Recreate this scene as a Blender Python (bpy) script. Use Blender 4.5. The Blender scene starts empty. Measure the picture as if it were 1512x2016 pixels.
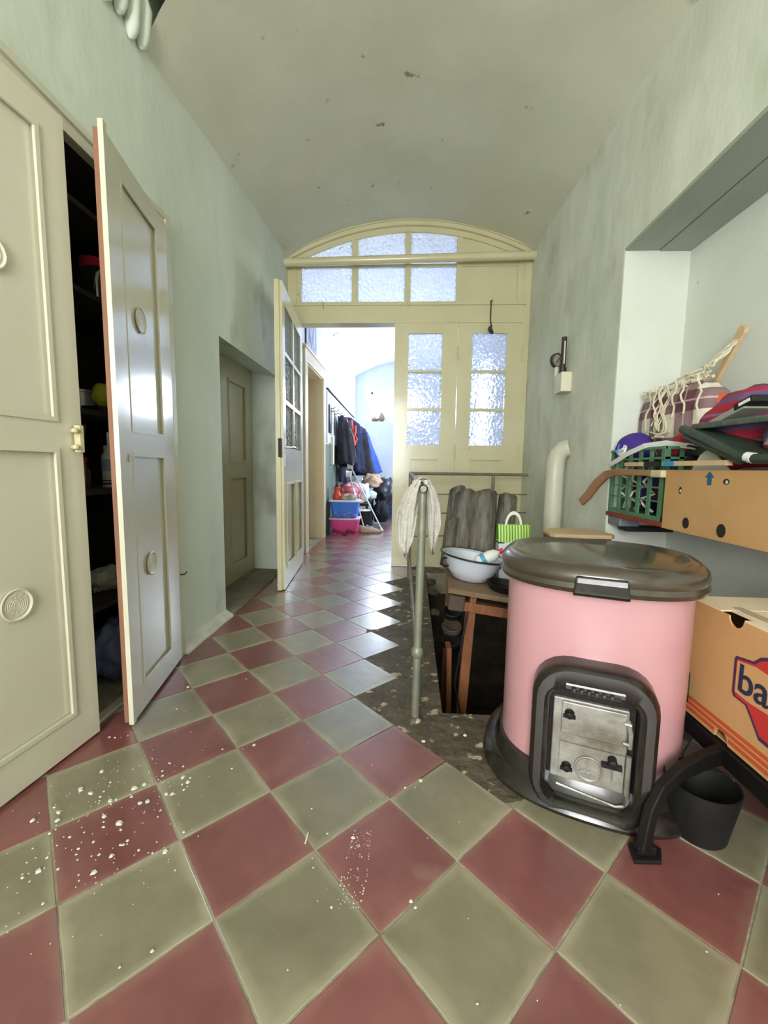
import bpy, bmesh, math, random
from mathutils import Vector, Matrix, noise as mnoise
random.seed(7)
PI = math.pi
sc = bpy.context.scene
COL = sc.collection

# ------------------------------------------------------------------ camera
def make_camera():
    p, y, r, h, f = -0.10575511, -0.05222310, 0.01446442, 0.96005, 817.1414
    F = Vector((math.sin(y)*math.cos(p), math.cos(y)*math.cos(p), math.sin(p)))
    rt = Vector((math.cos(y), -math.sin(y), 0)); up = rt.cross(F)
    r2 = math.cos(r)*rt + math.sin(r)*up; u2 = -math.sin(r)*rt + math.cos(r)*up
    cd = bpy.data.cameras.new('camera'); co = bpy.data.objects.new('camera', cd); COL.objects.link(co)
    m = Matrix((( r2.x, u2.x, -F.x, 0), (r2.y, u2.y, -F.y, 0), (r2.z, u2.z, -F.z, h), (0, 0, 0, 1)))
    co.matrix_world = m
    cd.sensor_fit = 'HORIZONTAL'; cd.sensor_width = 36; cd.lens = f/1512*36
    cd.clip_start = .02; sc.camera = co
make_camera()

# ------------------------------------------------------------------ world, lights, exposure
w = bpy.data.worlds.new('sky'); sc.world = w; w.use_nodes = True
bg = w.node_tree.nodes['Background']; bg.inputs[0].default_value = (.80, .89, 1, 1); bg.inputs[1].default_value = 5.0
vs = sc.view_settings
vs.view_transform = 'Standard'; vs.look = 'None'; vs.gamma = 1; vs.exposure = 0.62; vs.use_curve_mapping = False

def area(name, loc, target, sx, sy, power, col):
    l = bpy.data.lights.new(name, 'AREA'); l.shape = 'RECTANGLE'; l.size = sx; l.size_y = sy; l.energy = power; l.color = col
    o = bpy.data.objects.new(name, l); COL.objects.link(o); o.location = loc
    o.rotation_euler = (Vector(target)-Vector(loc)).to_track_quat('-Z', 'Y').to_euler()
    return o
area('window_daylight_rear', (-.5, -2.32, 1.65), (.0, 0, 1.4), .95, 1.8, 74, (1, .985, .95))
area('window_daylight_far', (-.2, 9.35, 2.25), (-.2, 5, 1.2), 1.1, .7, 52, (.76, .85, 1))
area('window_daylight_side', (1.35, 6.6, 1.75), (-1, 6.6, 1.2), 1.6, 1.5, 36, (.78, .86, 1))

# ------------------------------------------------------------------ materials
def lin(c):
    return tuple((v/255/12.92 if v/255 <= .04045 else ((v/255+.055)/1.055)**2.4) for v in c)+(1,)
MATS = {}
def mat(name, c1, c2=None, rough=.6, scale=3, bump=0.0, bscale=None, metal=0, coat=0, stretch=(1, 1, 1), detail=5, lo=.35, hi=.65,
        rnd=0.0, spots=None, spec=.5, sheen=0, rvar=0, cr=.12, edge=None):
    if name in MATS: return MATS[name]
    m = bpy.data.materials.new(name); m.use_nodes = True; nt = m.node_tree; N = nt.nodes; L = nt.links
    b = N['Principled BSDF']; b.inputs['Roughness'].default_value = rough; b.inputs['Metallic'].default_value = metal
    b.inputs['Coat Weight'].default_value = coat; b.inputs['Coat Roughness'].default_value = cr
    b.inputs['Specular IOR Level'].default_value = spec; b.inputs['Sheen Weight'].default_value = sheen
    c1 = lin(c1); c2 = lin(c2) if c2 else c1
    tc = N.new('ShaderNodeTexCoord'); mp = N.new('ShaderNodeMapping'); mp.inputs['Scale'].default_value = stretch
    L.new(tc.outputs['Object'], mp.inputs[0])
    nz = N.new('ShaderNodeTexNoise'); nz.inputs['Scale'].default_value = scale; nz.inputs['Detail'].default_value = detail
    nz.inputs['Roughness'].default_value = .62
    if rnd:
        oi = N.new('ShaderNodeObjectInfo'); va = N.new('ShaderNodeVectorMath'); va.operation = 'MULTIPLY_ADD'
        cx = N.new('ShaderNodeCombineXYZ'); L.new(oi.outputs['Random'], cx.inputs[0]); L.new(oi.outputs['Random'], cx.inputs[1])
        va.inputs[1].default_value = (37, 91, 0); L.new(cx.outputs[0], va.inputs[0]); L.new(mp.outputs[0], va.inputs[2])
        L.new(va.outputs[0], nz.inputs[0]); src = va.outputs[0]
    else:
        L.new(mp.outputs[0], nz.inputs[0]); src = mp.outputs[0]
    rp = N.new('ShaderNodeMapRange'); rp.inputs[1].default_value = lo; rp.inputs[2].default_value = hi
    L.new(nz.outputs[0], rp.inputs[0])
    mx = N.new('ShaderNodeMix'); mx.data_type = 'RGBA'; mx.inputs[6].default_value = c1; mx.inputs[7].default_value = c2
    L.new(rp.outputs[0], mx.inputs[0]); out = mx.outputs[2]
    if spots:   # (colour, scale, threshold, width)
        n2 = N.new('ShaderNodeTexNoise'); n2.inputs['Scale'].default_value = spots[1]; n2.inputs['Detail'].default_value = 4
        L.new(src, n2.inputs[0]); r2 = N.new('ShaderNodeMapRange'); r2.inputs[1].default_value = spots[2]; r2.inputs[2].default_value = spots[2]+spots[3]
        L.new(n2.outputs[0], r2.inputs[0]); m2 = N.new('ShaderNodeMix'); m2.data_type = 'RGBA'; m2.inputs[7].default_value = lin(spots[0])
        L.new(r2.outputs[0], m2.inputs[0]); L.new(out, m2.inputs[6]); out = m2.outputs[2]
    if edge:    # worn, paler border of a square tile (object space, centred on the tile)
        ab = N.new('ShaderNodeVectorMath'); ab.operation = 'ABSOLUTE'; L.new(tc.outputs['Object'], ab.inputs[0]); sx = N.new('ShaderNodeSeparateXYZ'); L.new(ab.outputs[0], sx.inputs[0])
        mxx = N.new('ShaderNodeMath'); mxx.operation = 'MAXIMUM'; L.new(sx.outputs[0], mxx.inputs[0]); L.new(sx.outputs[1], mxx.inputs[1])
        ad = N.new('ShaderNodeMath'); ad.operation = 'MULTIPLY_ADD'; ad.inputs[1].default_value = .06; L.new(nz.outputs[0], ad.inputs[0]); L.new(mxx.outputs[0], ad.inputs[2])
        re_ = N.new('ShaderNodeMapRange'); re_.inputs[1].default_value = .132; re_.inputs[2].default_value = .156; re_.inputs[4].default_value = .8; L.new(ad.outputs[0], re_.inputs[0])
        m3 = N.new('ShaderNodeMix'); m3.data_type = 'RGBA'; m3.inputs[7].default_value = lin(edge); L.new(re_.outputs[0], m3.inputs[0]); L.new(out, m3.inputs[6]); out = m3.outputs[2]
    if rnd:
        hs = N.new('ShaderNodeHueSaturation'); mr = N.new('ShaderNodeMapRange'); mr.inputs[3].default_value = 1-rnd; mr.inputs[4].default_value = 1+rnd
        L.new(oi.outputs['Random'], mr.inputs[0]); L.new(mr.outputs[0], hs.inputs['Value']); L.new(out, hs.inputs['Color']); out = hs.outputs[0]
    L.new(out, b.inputs['Base Color'])
    if rvar:
        rr = N.new('ShaderNodeMapRange'); rr.inputs[3].default_value = rough-rvar; rr.inputs[4].default_value = rough+rvar
        L.new(rp.outputs[0], rr.inputs[0]); L.new(rr.outputs[0], b.inputs['Roughness'])
    if bump:
        nb = N.new('ShaderNodeTexNoise'); nb.inputs['Scale'].default_value = bscale or scale*4; nb.inputs['Detail'].default_value = 6
        L.new(src, nb.inputs[0]); bp = N.new('ShaderNodeBump'); bp.inputs['Strength'].default_value = bump; bp.inputs['Distance'].default_value = .02
        L.new(nb.outputs[0], bp.inputs['Height']); L.new(bp.outputs[0], b.inputs['Normal'])
    MATS[name] = m
    return m

WALL = mat('green_plaster', (206, 214, 198), (222, 228, 216), .75, 1.6, .25, 9, stretch=(1, 1, .55), spots=((168, 170, 148), 2.6, .60, .16))
WALLR = mat('green_plaster_streaked', (202, 206, 188), (226, 229, 216), .75, 2.0, .3, 8, stretch=(1, 1.2, .7), spots=((184, 185, 164), 2.6, .58, .2))
CEIL = mat('ceiling_plaster', (206, 206, 184), (218, 219, 200), .8, 1.1, .22, 7, spots=((136, 132, 106), 9, .69, .06))
SOFF = mat('soffit_paint', (150, 156, 146), (172, 178, 168), .7, 2, .15, 10, stretch=(1, .4, 1), spots=((112, 108, 96), 5, .66, .06))
NICHE = mat('niche_plaster', (214, 218, 208), (226, 230, 222), .8, 1.5, .15, 10, spots=((170, 168, 156), 6, .72, .05))
FARW = mat('far_room_plaster', (206, 214, 224), (222, 228, 236), .8, 1.4, .2, 8)
DADO = mat('dado_green_paint', (98, 116, 106), (116, 132, 120), .5, 3, .1, 10)
CREAM = mat('cream_gloss_paint', (206, 198, 158), (214, 208, 172), .28, 2, .06, 18, coat=.35, spots=((150, 132, 92), 11, .74, .04))
CREAM2 = mat('cupboard_gloss_paint', (204, 200, 176), (212, 208, 188), .2, 1.5, .04, 9, coat=.6, spots=((140, 122, 92), 9, .76, .03))
BEIGE = mat('beige_casing_paint', (212, 196, 160), (220, 206, 172), .35, 2, .05, 15, coat=.2)
TK = dict(rough=.34, scale=4.5, bump=.10, bscale=20, detail=3, lo=.15, hi=.85, rnd=.10, rvar=.06, coat=.75, cr=.24)
REDT = mat('red_cement_tile', (104, 56, 55), (142, 90, 86), spots=((150, 116, 108), 6, .64, .25), **TK)
GREYT = mat('olive_grey_cement_tile', (106, 100, 80), (146, 138, 114), spots=((156, 150, 132), 6, .62, .25), **TK)
REDTE = mat('red_cement_tile_worn', (104, 56, 55), (142, 90, 86), spots=((150, 116, 108), 6, .64, .25), edge=(140, 100, 92), **TK)
GREYTE = mat('olive_grey_cement_tile_worn', (106, 100, 80), (146, 138, 114), spots=((156, 150, 132), 6, .62, .25), edge=(160, 154, 128), **TK)
GROUT = mat('grout', (168, 160, 138), (128, 118, 100), .9, 9, .3)
CEM = mat('rough_cement', (70, 61, 49), (98, 88, 72), .6, 7, .9, 20, spots=((178, 164, 138), 17, .60, .05))
STONE = mat('threshold_stone', (112, 104, 90), (136, 128, 112), .7, 5, .4, 20)
MORTAR = mat('mortar', (196, 192, 176), (216, 214, 202), .9, 8, .6, 18)
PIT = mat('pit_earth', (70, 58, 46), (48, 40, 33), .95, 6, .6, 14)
PINK = mat('pink_enamel', (197, 147, 152), (203, 154, 158), .32, 3, .03, 10, coat=.3, spots=((150, 96, 92), 13, .76, .02))
BROWN = mat('brown_black_enamel', (20, 17, 15), (46, 39, 33), .3, 4, .05, 14, coat=.35, rvar=.08)
DUSTY = mat('dusty_brown_enamel', (96, 84, 70), (70, 60, 50), .38, 3, .05, 14, coat=.5)
CAST = mat('grey_cast_iron', (168, 166, 160), (112, 104, 90), .45, 7, .15, 30, metal=.35)
IRON = mat('black_iron', (15, 14, 13), (26, 23, 21), .55, 5, .15, 30, spec=.35)
PIPE = mat('grey_painted_pipe', (112, 116, 102), (138, 140, 122), .45, 8, .1, 40, metal=.3)
CARD = mat('cardboard', (196, 150, 98), (204, 160, 108), .85, 4, .04, 60)
CARDL = mat('pale_cardboard_lid', (228, 206, 176), (232, 214, 188), .85, 4, .03, 60)
TOWEL = mat('worn_towel', (206, 204, 194), (178, 174, 162), .95, 9, .5, 60, sheen=.3)
ENAM = mat('pale_enamel', (206, 212, 224), (214, 219, 230), .25, 3, coat=.5)
ENAMR = mat('black_enamel_rim', (28, 30, 36), None, .3)
WOODO = mat('orange_brown_wood', (150, 94, 58), (118, 72, 44), .6, 3, .2, 30, stretch=(6, 6, 1))
WOODP = mat('weathered_plank', (142, 118, 90), (112, 90, 66), .8, 3, .3, 30, stretch=(1, 6, 6))
WOODL = mat('pale_wood', (214, 186, 148), (200, 170, 130), .6, 3, .1, 30, stretch=(1, 8, 1))
BIRCH = mat('worn_birch', (164, 124, 92), (136, 98, 70), .6, 4, .1, 30)
OLDGREY = mat('weathered_clay', (72, 68, 60), (132, 126, 114), .45, 5, .5, 22, stretch=(2.5, 2.5, .6), spots=((156, 150, 138), 8, .66, .1))
WHITEP = mat('white_plastic', (232, 232, 228), None, .4)
BLACK = mat('black_rubber', (14, 14, 15), (22, 21, 21), .6, 6)
REDSH = mat('red_shelf_paint', (150, 52, 34), (122, 38, 28), .5, 4, .1, 20)
CRATEG = mat('green_crate_plastic', (84, 130, 98), (70, 112, 84), .45, 6)
DKGREEN = mat('dark_green_vinyl', (46, 60, 50), (60, 76, 64), .5, 5, .2, 24)
DKGREEN2 = mat('grey_green_webbing', (96, 108, 100), (70, 82, 74), .7, 12, .3, 60)
PURPLE = mat('purple_fabric', (74, 46, 150), (62, 38, 128), .8, 5, .1)
REDF = mat('red_fabric', (188, 34, 54), (160, 26, 42), .8, 6, .2)
PAPERW = mat('pale_paper', (214, 208, 190), None, .8)
BLUEB = mat('blue_tub_plastic', (54, 112, 216), (70, 126, 222), .35, 5)
PINKB = mat('pink_tub_plastic', (214, 74, 142), (200, 60, 130), .35, 5)
LIDW = mat('pale_blue_rim', (208, 216, 240), None, .4)
LIDP = mat('pale_pink_rim', (232, 206, 220), None, .4)
ORANGE = mat('orange_red_plastic', (206, 70, 36), (186, 54, 28), .35, 6)
COATK = mat('black_cloth', (26, 26, 32), (42, 42, 50), .95, 9, .5, 30)
COATN = mat('navy_cloth', (24, 30, 62), (36, 42, 80), .9, 9, .5, 30)
COATB = mat('blue_cloth', (42, 74, 152), (60, 94, 170), .8, 7, .4, 24)
CORAL = mat('coral_cord', (226, 96, 78), None, .7)
TAN = mat('tan_cloth', (176, 142, 116), (200, 176, 156), .9, 7, .4, 24)
BAGK = mat('black_bin_bag', (34, 36, 46), (58, 62, 78), .3, 6, .6, 14)
BAGW = mat('white_carrier_bag', (222, 226, 234), (200, 206, 218), .5, 6, .4, 18)
SHOE = mat('tan_suede', (178, 160, 136), (156, 138, 114), .9, 8, .3)
BLUEC = mat('blue_crate_plastic', (30, 82, 132), None, .5)
POT = mat('brown_pottery', (150, 130, 112), (120, 100, 84), .5, 6)
STEEL = mat('dull_steel', (150, 150, 146), (120, 118, 112), .35, 8, metal=.8)
BRASS = mat('old_painted_metal', (214, 206, 170), (180, 166, 120), .3, 12, coat=.4)
TERRA = mat('bare_wood_edge', (150, 108, 82), (132, 90, 66), .7, 5, stretch=(3, 3, .5))
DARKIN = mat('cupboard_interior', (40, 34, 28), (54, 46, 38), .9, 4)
YEL = mat('yellow_plastic', (206, 204, 50), None, .5)
INK = mat('navy_ink', (32, 36, 66), None, .8)
PURINK = mat('plum_ink', (70, 36, 76), None, .8)
REDINK = mat('red_ink', (192, 48, 44), None, .8)
RUST = mat('orange_red_stripe', (196, 84, 42), None, .8)
BLUEINK = mat('teal_ink', (46, 92, 116), None, .8)
HOLE = mat('dark_box_interior', (34, 26, 20), None, .9)
NET = mat('cream_cotton_cord', (226, 218, 196), (206, 196, 170), .9, 9, .3)
BRICKP = mat('dirty_block', (92, 78, 64), (70, 60, 50), .9, 6, .5)

def glass_mat():
    m = bpy.data.materials.new('hammered_glass'); m.use_nodes = True; nt = m.node_tree; N = nt.nodes; L = nt.links
    for n in list(N): N.remove(n)
    out = N.new('ShaderNodeOutputMaterial'); tc = N.new('ShaderNodeTexCoord')
    vo = N.new('ShaderNodeTexVoronoi'); vo.feature = 'SMOOTH_F1'; vo.inputs['Scale'].default_value = 36; vo.inputs['Smoothness'].default_value = .35
    L.new(tc.outputs['Object'], vo.inputs[0])
    bp = N.new('ShaderNodeBump'); bp.inputs['Strength'].default_value = 1; bp.inputs['Distance'].default_value = .012; bp.invert = True
    L.new(vo.outputs['Distance'], bp.inputs['Height'])
    rf = N.new('ShaderNodeBsdfRefraction'); rf.inputs['Roughness'].default_value = .12; rf.inputs['IOR'].default_value = 1.35; rf.inputs['Color'].default_value = (.93, .95, 1, 1)
    tr = N.new('ShaderNodeBsdfTranslucent'); tr.inputs['Color'].default_value = (.9, .93, 1, 1)
    gl = N.new('ShaderNodeBsdfGlossy'); gl.inputs['Roughness'].default_value = .2
    for s in (rf, tr, gl): L.new(bp.outputs[0], s.inputs['Normal'])
    m1 = N.new('ShaderNodeMixShader'); m1.inputs[0].default_value = .45; L.new(rf.outputs[0], m1.inputs[1]); L.new(tr.outputs[0], m1.inputs[2])
    m2 = N.new('ShaderNodeMixShader'); m2.inputs[0].default_value = .06; L.new(m1.outputs[0], m2.inputs[1]); L.new(gl.outputs[0], m2.inputs[2])
    L.new(m2.outputs[0], out.inputs[0]); return m
GLASS = glass_mat()

def band_mat(name, base, bands, axis=0, rough=.85, cross=None):
    """striped / plaid cloth; bands = (colour, frequency, low, high, axis)"""
    m = bpy.data.materials.new(name); m.use_nodes = True; nt = m.node_tree; N = nt.nodes; L = nt.links
    b = N['Principled BSDF']; b.inputs['Roughness'].default_value = rough
    tc = N.new('ShaderNodeTexCoord'); sp = N.new('ShaderNodeSeparateXYZ'); L.new(tc.outputs['Object'], sp.inputs[0])
    rgb = N.new('ShaderNodeRGB'); rgb.outputs[0].default_value = lin(base); cur = rgb.outputs[0]
    for col, fr, lo, hi, ax in bands:
        mu = N.new('ShaderNodeMath'); mu.operation = 'MULTIPLY'; mu.inputs[1].default_value = fr; L.new(sp.outputs[ax], mu.inputs[0])
        frn = N.new('ShaderNodeMath'); frn.operation = 'FRACT'; L.new(mu.outputs[0], frn.inputs[0])
        g1 = N.new('ShaderNodeMath'); g1.operation = 'GREATER_THAN'; g1.inputs[1].default_value = lo; L.new(frn.outputs[0], g1.inputs[0])
        g2 = N.new('ShaderNodeMath'); g2.operation = 'LESS_THAN'; g2.inputs[1].default_value = hi; L.new(frn.outputs[0], g2.inputs[0])
        mm = N.new('ShaderNodeMath'); mm.operation = 'MULTIPLY'; L.new(g1.outputs[0], mm.inputs[0]); L.new(g2.outputs[0], mm.inputs[1])
        if len(col) == 4:
            sc_ = N.new('ShaderNodeMath'); sc_.operation = 'MULTIPLY'; sc_.inputs[1].default_value = col[3]; L.new(mm.outputs[0], sc_.inputs[0]); mm = sc_
        mx = N.new('ShaderNodeMix'); mx.data_type = 'RGBA'; mx.inputs[7].default_value = lin(col[:3]); L.new(mm.outputs[0], mx.inputs[0]); L.new(cur, mx.inputs[6]); cur = mx.outputs[2]
    L.new(cur, b.inputs['Base Color']); MATS[name] = m
    return m
PLAID = band_mat('maroon_plaid', (228, 222, 206), [((112, 48, 74, .75), 5.2, .0, .55, 1), ((98, 34, 62, .8), 5.2, .05, .5, 2), ((232, 200, 200, .6), 5.2, .26, .30, 1), ((232, 200, 200, .6), 5.2, .26, .30, 2)])
GRNSTR = band_mat('green_striped_bag', (206, 226, 130), [((88, 160, 40), 62, .0, .5, 0)], rough=.5)
PINKPL = band_mat('pink_plaid', (214, 150, 166), [((180, 60, 92, .7), 12, .0, .4, 1), ((240, 226, 226, .7), 12, .5, .7, 1), ((168, 50, 80, .5), 12, .0, .4, 2)])
BUNDLE = band_mat('red_violet_striped_cloth', (186, 40, 62), [((96, 92, 142, .85), 9, .0, .22, 2), ((110, 60, 100, .8), 9, .34, .55, 2), ((120, 130, 170, .8), 9, .62, .7, 2)])
GREYRED = band_mat('grey_red_cloth', (150, 146, 150), [((150, 44, 54), 7, .1, .35, 2), ((120, 96, 150), 7, .5, .75, 2)])

# ------------------------------------------------------------------ mesh helpers
class M:
    def __init__(s, off=(0, 0, 0)):
        s.v = []; s.f = []; s.o = Vector(off)
    def add(s, vs, fs):
        k = len(s.v); s.v += [tuple(Vector(p)-s.o) for p in vs]; s.f += [tuple(i+k for i in f) for f in fs]; return s
    def box(s, x0, x1, y0, y1, z0, z1, rot=None, piv=None):
        vs = [Vector(p) for p in ((x0,y0,z0),(x1,y0,z0),(x1,y1,z0),(x0,y1,z0),(x0,y0,z1),(x1,y0,z1),(x1,y1,z1),(x0,y1,z1))]
        if rot is not None:
            pv = Vector(piv) if piv is not None else sum(vs, Vector())/8
            vs = [pv + rot @ (p-pv) for p in vs]
        return s.add(vs, [(0,3,2,1),(4,5,6,7),(0,1,5,4),(1,2,6,5),(2,3,7,6),(3,0,4,7)])
    def prism(s, poly, ax, a, b):
        """poly: 2D points; extruded along axis ax from a to b (other two axes in xyz order)"""
        def P(q, t):
            return {'x': (t, q[0], q[1]), 'y': (q[0], t, q[1]), 'z': (q[0], q[1], t)}[ax]
        n = len(poly); vs = [P(q, a) for q in poly]+[P(q, b) for q in poly]
        return s.add(vs, [tuple(range(n))[::-1], tuple(range(n, 2*n))]+[(i, (i+1) % n, n+(i+1) % n, n+i) for i in range(n)])
    def tube(s, pts, r, n=10, cap=True, flat=None):
        pts = [Vector(p) for p in pts]; R = r if isinstance(r, (list, tuple)) else [r]*len(pts)
        vs = []; fs = []; up = None
        for i, p in enumerate(pts):
            t = (pts[min(i+1, len(pts)-1)]-pts[max(i-1, 0)]).normalized()
            if up is None:
                up = Vector((0, 0, 1)) if abs(t.z) < .9 else Vector((1, 0, 0))
            a = up.cross(t)
            if a.length < 1e-4: a = Vector((1, 0, 0)).cross(t)
            a.normalize(); b = t.cross(a).normalized(); up = b
            for k in range(n):
                an = 2*PI*k/n; vs.append(p+a*math.cos(an)*R[i]+b*math.sin(an)*R[i]*(flat or 1))
        for i in range(len(pts)-1):
            for k in range(n):
                fs.append((i*n+k, i*n+(k+1) % n, (i+1)*n+(k+1) % n, (i+1)*n+k))
        if cap: fs += [tuple(range(n))[::-1], tuple(range((len(pts)-1)*n, len(pts)*n))]
        return s.add(vs, fs)
    def lathe(s, prof, c, n=28, mtx=None, sx=1, sy=1):
        c = Vector(c); vs = []; fs = []
        for r, z in prof:
            for k in range(n):
                a = 2*PI*k/n; p = Vector((r*math.cos(a)*sx, r*math.sin(a)*sy, z))
                vs.append(c+(mtx @ p if mtx else p))
        m_ = len(prof)
        for i in range(m_-1):
            for k in range(n): fs.append((i*n+k, i*n+(k+1) % n, (i+1)*n+(k+1) % n, (i+1)*n+k))
        if prof[0][0] > 1e-5: fs.append(tuple(range(n))[::-1])
        if prof[-1][0] > 1e-5: fs.append(tuple(range((m_-1)*n, m_*n)))
        return s.add(vs, fs)
    def loft(s, rings, cap=True):
        n = len(rings[0]); vs = [p for r in rings for p in r]; fs = []
        for i in range(len(rings)-1):
            for k in range(n): fs.append((i*n+k, i*n+(k+1) % n, (i+1)*n+(k+1) % n, (i+1)*n+k))
        if cap: fs += [tuple(range(n))[::-1], tuple(range((len(rings)-1)*n, len(rings)*n))]
        return s.add(vs, fs)
    def grid(s, fn, nu, nv, closed_u=False):
        vs = [fn(i/nu, j/nv) for j in range(nv+1) for i in range(nu+(0 if closed_u else 1))]; w_ = nu+(0 if closed_u else 1); fs = []
        for j in range(nv):
            for i in range(nu):
                a = j*w_+i; b = j*w_+(i+1) % w_; fs.append((a, b, b+w_, a+w_))
        return s.add(vs, fs)
    def blob(s, c, r, seed=0, amp=.12, fr=2.2, nu=28, nv=16, mtx=None, flatz=None, sq=1.0):
        c = Vector(c); r = Vector(r)
        def fn(u, v):
            a = 2*PI*u; b = PI*(v*.998+.001)-PI/2
            d = Vector((math.cos(b)*math.cos(a), math.cos(b)*math.sin(a), math.sin(b)))
            k = 1+amp*(mnoise.noise(d*fr+Vector((seed*3.1, seed*7.7, seed)))*1.6+.5*mnoise.noise(d*fr*2.7+Vector((seed, 0, seed*5))))
            e = [math.copysign(abs(q_)**sq, q_) for q_ in d]; p = Vector((e[0]*r.x, e[1]*r.y, e[2]*r.z))*k
            if flatz is not None and p.z < flatz: p.z = flatz
            return c+(mtx @ p if mtx else p)
        return s.grid(fn, nu, nv, True)
    def build(s, name, m, parent=None, smooth=False, bev=0, solid=0, sub=0, fix=False):
        me = bpy.data.meshes.new(name); me.from_pydata(s.v, [], s.f); me.materials.append(m)
        if fix or smooth:
            b = bmesh.new(); b.from_mesh(me); bmesh.ops.remove_doubles(b, verts=b.verts, dist=1e-5); bmesh.ops.recalc_face_normals(b, faces=b.faces); b.to_mesh(me); b.free()
        if smooth:
            for p in me.polygons: p.use_smooth = True
            if smooth != 'all': me.set_sharp_from_angle(angle=math.radians(38))
        o = bpy.data.objects.new(name, me); COL.objects.link(o)
        if solid:
            md = o.modifiers.new('s', 'SOLIDIFY'); md.thickness = solid; md.offset = 0
        if sub:
            md = o.modifiers.new('d', 'SUBSURF'); md.levels = sub; md.render_levels = sub
        if bev:
            md = o.modifiers.new('b', 'BEVEL'); md.width = bev; md.segments = 2; md.limit_method = 'ANGLE'
        if parent is not None: o.parent = parent
        return o

def thing(name, label, cat, loc=(0, 0, 0), rz=0, group=None):
    o = bpy.data.objects.new(name, None); COL.objects.link(o); o.location = loc; o.rotation_euler = (0, 0, rz); o.empty_display_size = .05
    o['label'] = label; o['category'] = cat
    if group: o['group'] = group
    return o
def tag(o, label, cat, group=None):
    o['label'] = label; o['category'] = cat
    if group: o['group'] = group
    return o
def struct(o, label=None, cat=None):
    o['kind'] = 'structure'
    if label: o['label'] = label
    if cat: o['category'] = cat
    return o
def text_mesh(txt, size, m, name, parent, mtx, ext=.0008, bold=.0):
    cu = bpy.data.curves.new(name, 'FONT'); cu.body = txt; cu.size = size; cu.extrude = ext; cu.offset = bold
    t = bpy.data.objects.new(name, cu); COL.objects.link(t)
    me = bpy.data.meshes.new_from_object(t.evaluated_get(bpy.context.evaluated_depsgraph_get())); bpy.data.objects.remove(t)
    me.materials.clear(); me.materials.append(m)
    o = bpy.data.objects.new(name, me); COL.objects.link(o); o.parent = parent; o.matrix_local = mtx
    return o
def ribbon(pts, wd, th, m, name, parent, off, nrm=(0, 0, 1)):
    """flat strap following pts"""
    k = M(off); pts = [Vector(p) for p in pts]; nrm = Vector(nrm); rings = []
    for i, p in enumerate(pts):
        t = (pts[min(i+1, len(pts)-1)]-pts[max(i-1, 0)]).normalized(); a = t.cross(nrm).normalized()*wd/2; b = a.cross(t).normalized()*th/2
        rings.append([p+a+b, p-a+b, p-a-b, p+a-b])
    return k.loft(rings).build(name, m, parent, fix=True)

XL, XR = -1.14, 1.095
# ================================================================== SHELL
# floor slab pieces round the cellar opening
HX0, HX1, HY0, HY1 = .16, 1.06, 1.56, 3.80
f = M()
for b in ((-2.0, 2.0, -2.6, HY0), (-2.0, HX0, HY0, HY1), (HX1, 2.0, HY0, HY1), (-2.0, 2.0, HY1, 9.6), (.46, HX1, HY0, 1.67)):
    f.box(b[0], b[1], b[2], b[3], -.2, -.0016)
floor = struct(f.build('floor', GROUT), 'red and olive-grey cement tiles laid diagonally, with grout lines', 'floor')
# notch of the opening in front of the table: cement rim
# cement screed around the opening
cem = M()
def cem_pts(poly, z0, z1): cem.prism(poly, 'z', z0, z1)
cem_pts([(-.22, 1.40), (.02, 1.22), (.22, 1.10), (.36, 1.14), (.46, 1.20), (.46, HY0), (-.22, HY0)], -.004, -.0009)
cem_pts([(.46, 1.20), (XR, 1.20), (XR, 1.67), (.46, 1.67)], -.004, -.0009)
cem_pts([(-.22, HY0), (HX0, HY0), (HX0+.035, HY1), (-.22, HY1)], -.004, -.0006)
cem_pts([(-.10, HY1), (XR, HY1), (XR, 3.99), (-.10, 3.99)], -.004, -.0006)
tg = cem.build('cement_screed', CEM, floor)
# pit below
pit = M()
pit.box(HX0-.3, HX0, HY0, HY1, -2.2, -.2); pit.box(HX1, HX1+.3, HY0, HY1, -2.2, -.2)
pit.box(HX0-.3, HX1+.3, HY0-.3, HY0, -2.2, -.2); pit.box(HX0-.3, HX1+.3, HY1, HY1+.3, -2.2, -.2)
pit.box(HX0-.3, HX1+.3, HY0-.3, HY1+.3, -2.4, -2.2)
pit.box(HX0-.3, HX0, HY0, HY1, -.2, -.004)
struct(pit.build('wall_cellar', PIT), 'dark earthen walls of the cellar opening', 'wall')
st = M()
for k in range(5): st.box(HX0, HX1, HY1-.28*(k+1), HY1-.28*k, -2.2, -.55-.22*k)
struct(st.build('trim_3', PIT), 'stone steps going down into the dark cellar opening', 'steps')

# tiles
PHI = .80053; OX, OY, S = -.03546, .76093, .25
A = Vector((math.cos(PHI), -math.sin(PHI))); B = Vector((math.sin(PHI), math.cos(PHI)))
def corner(a, b): return Vector((OX, OY))+S*(a*A+b*B)
def clip(poly, nx, ny, c):
    out = []
    for i in range(len(poly)):
        p, q_ = poly[i], poly[(i+1) % len(poly)]; dp = nx*p[0]+ny*p[1]-c; dq = nx*q_[0]+ny*q_[1]-c
        if dp >= 0: out.append(p)
        if (dp >= 0) != (dq >= 0):
            t = dp/(dp-dq); out.append((p[0]+t*(q_[0]-p[0]), p[1]+t*(q_[1]-p[1])))
    return out
g_ = .0045
half = S/2-g_/2
def tile_mesh(nm, m):
    k = M(); e = .003
    def ring(h, z): return [(-h, -h, z), (h, -h, z), (h, h, z), (-h, h, z)]
    k.loft([ring(half, -.004), ring(half, -.0008), ring(half-e*.5, 0)])
    me = bpy.data.meshes.new(nm); me.from_pydata(k.v, [], k.f); me.materials.append(m); return me
tm = {0: tile_mesh('grey_tile', GREYTE), 1: tile_mesh('red_tile', REDTE)}
far_t = {0: M(), 1: M()}
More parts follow.
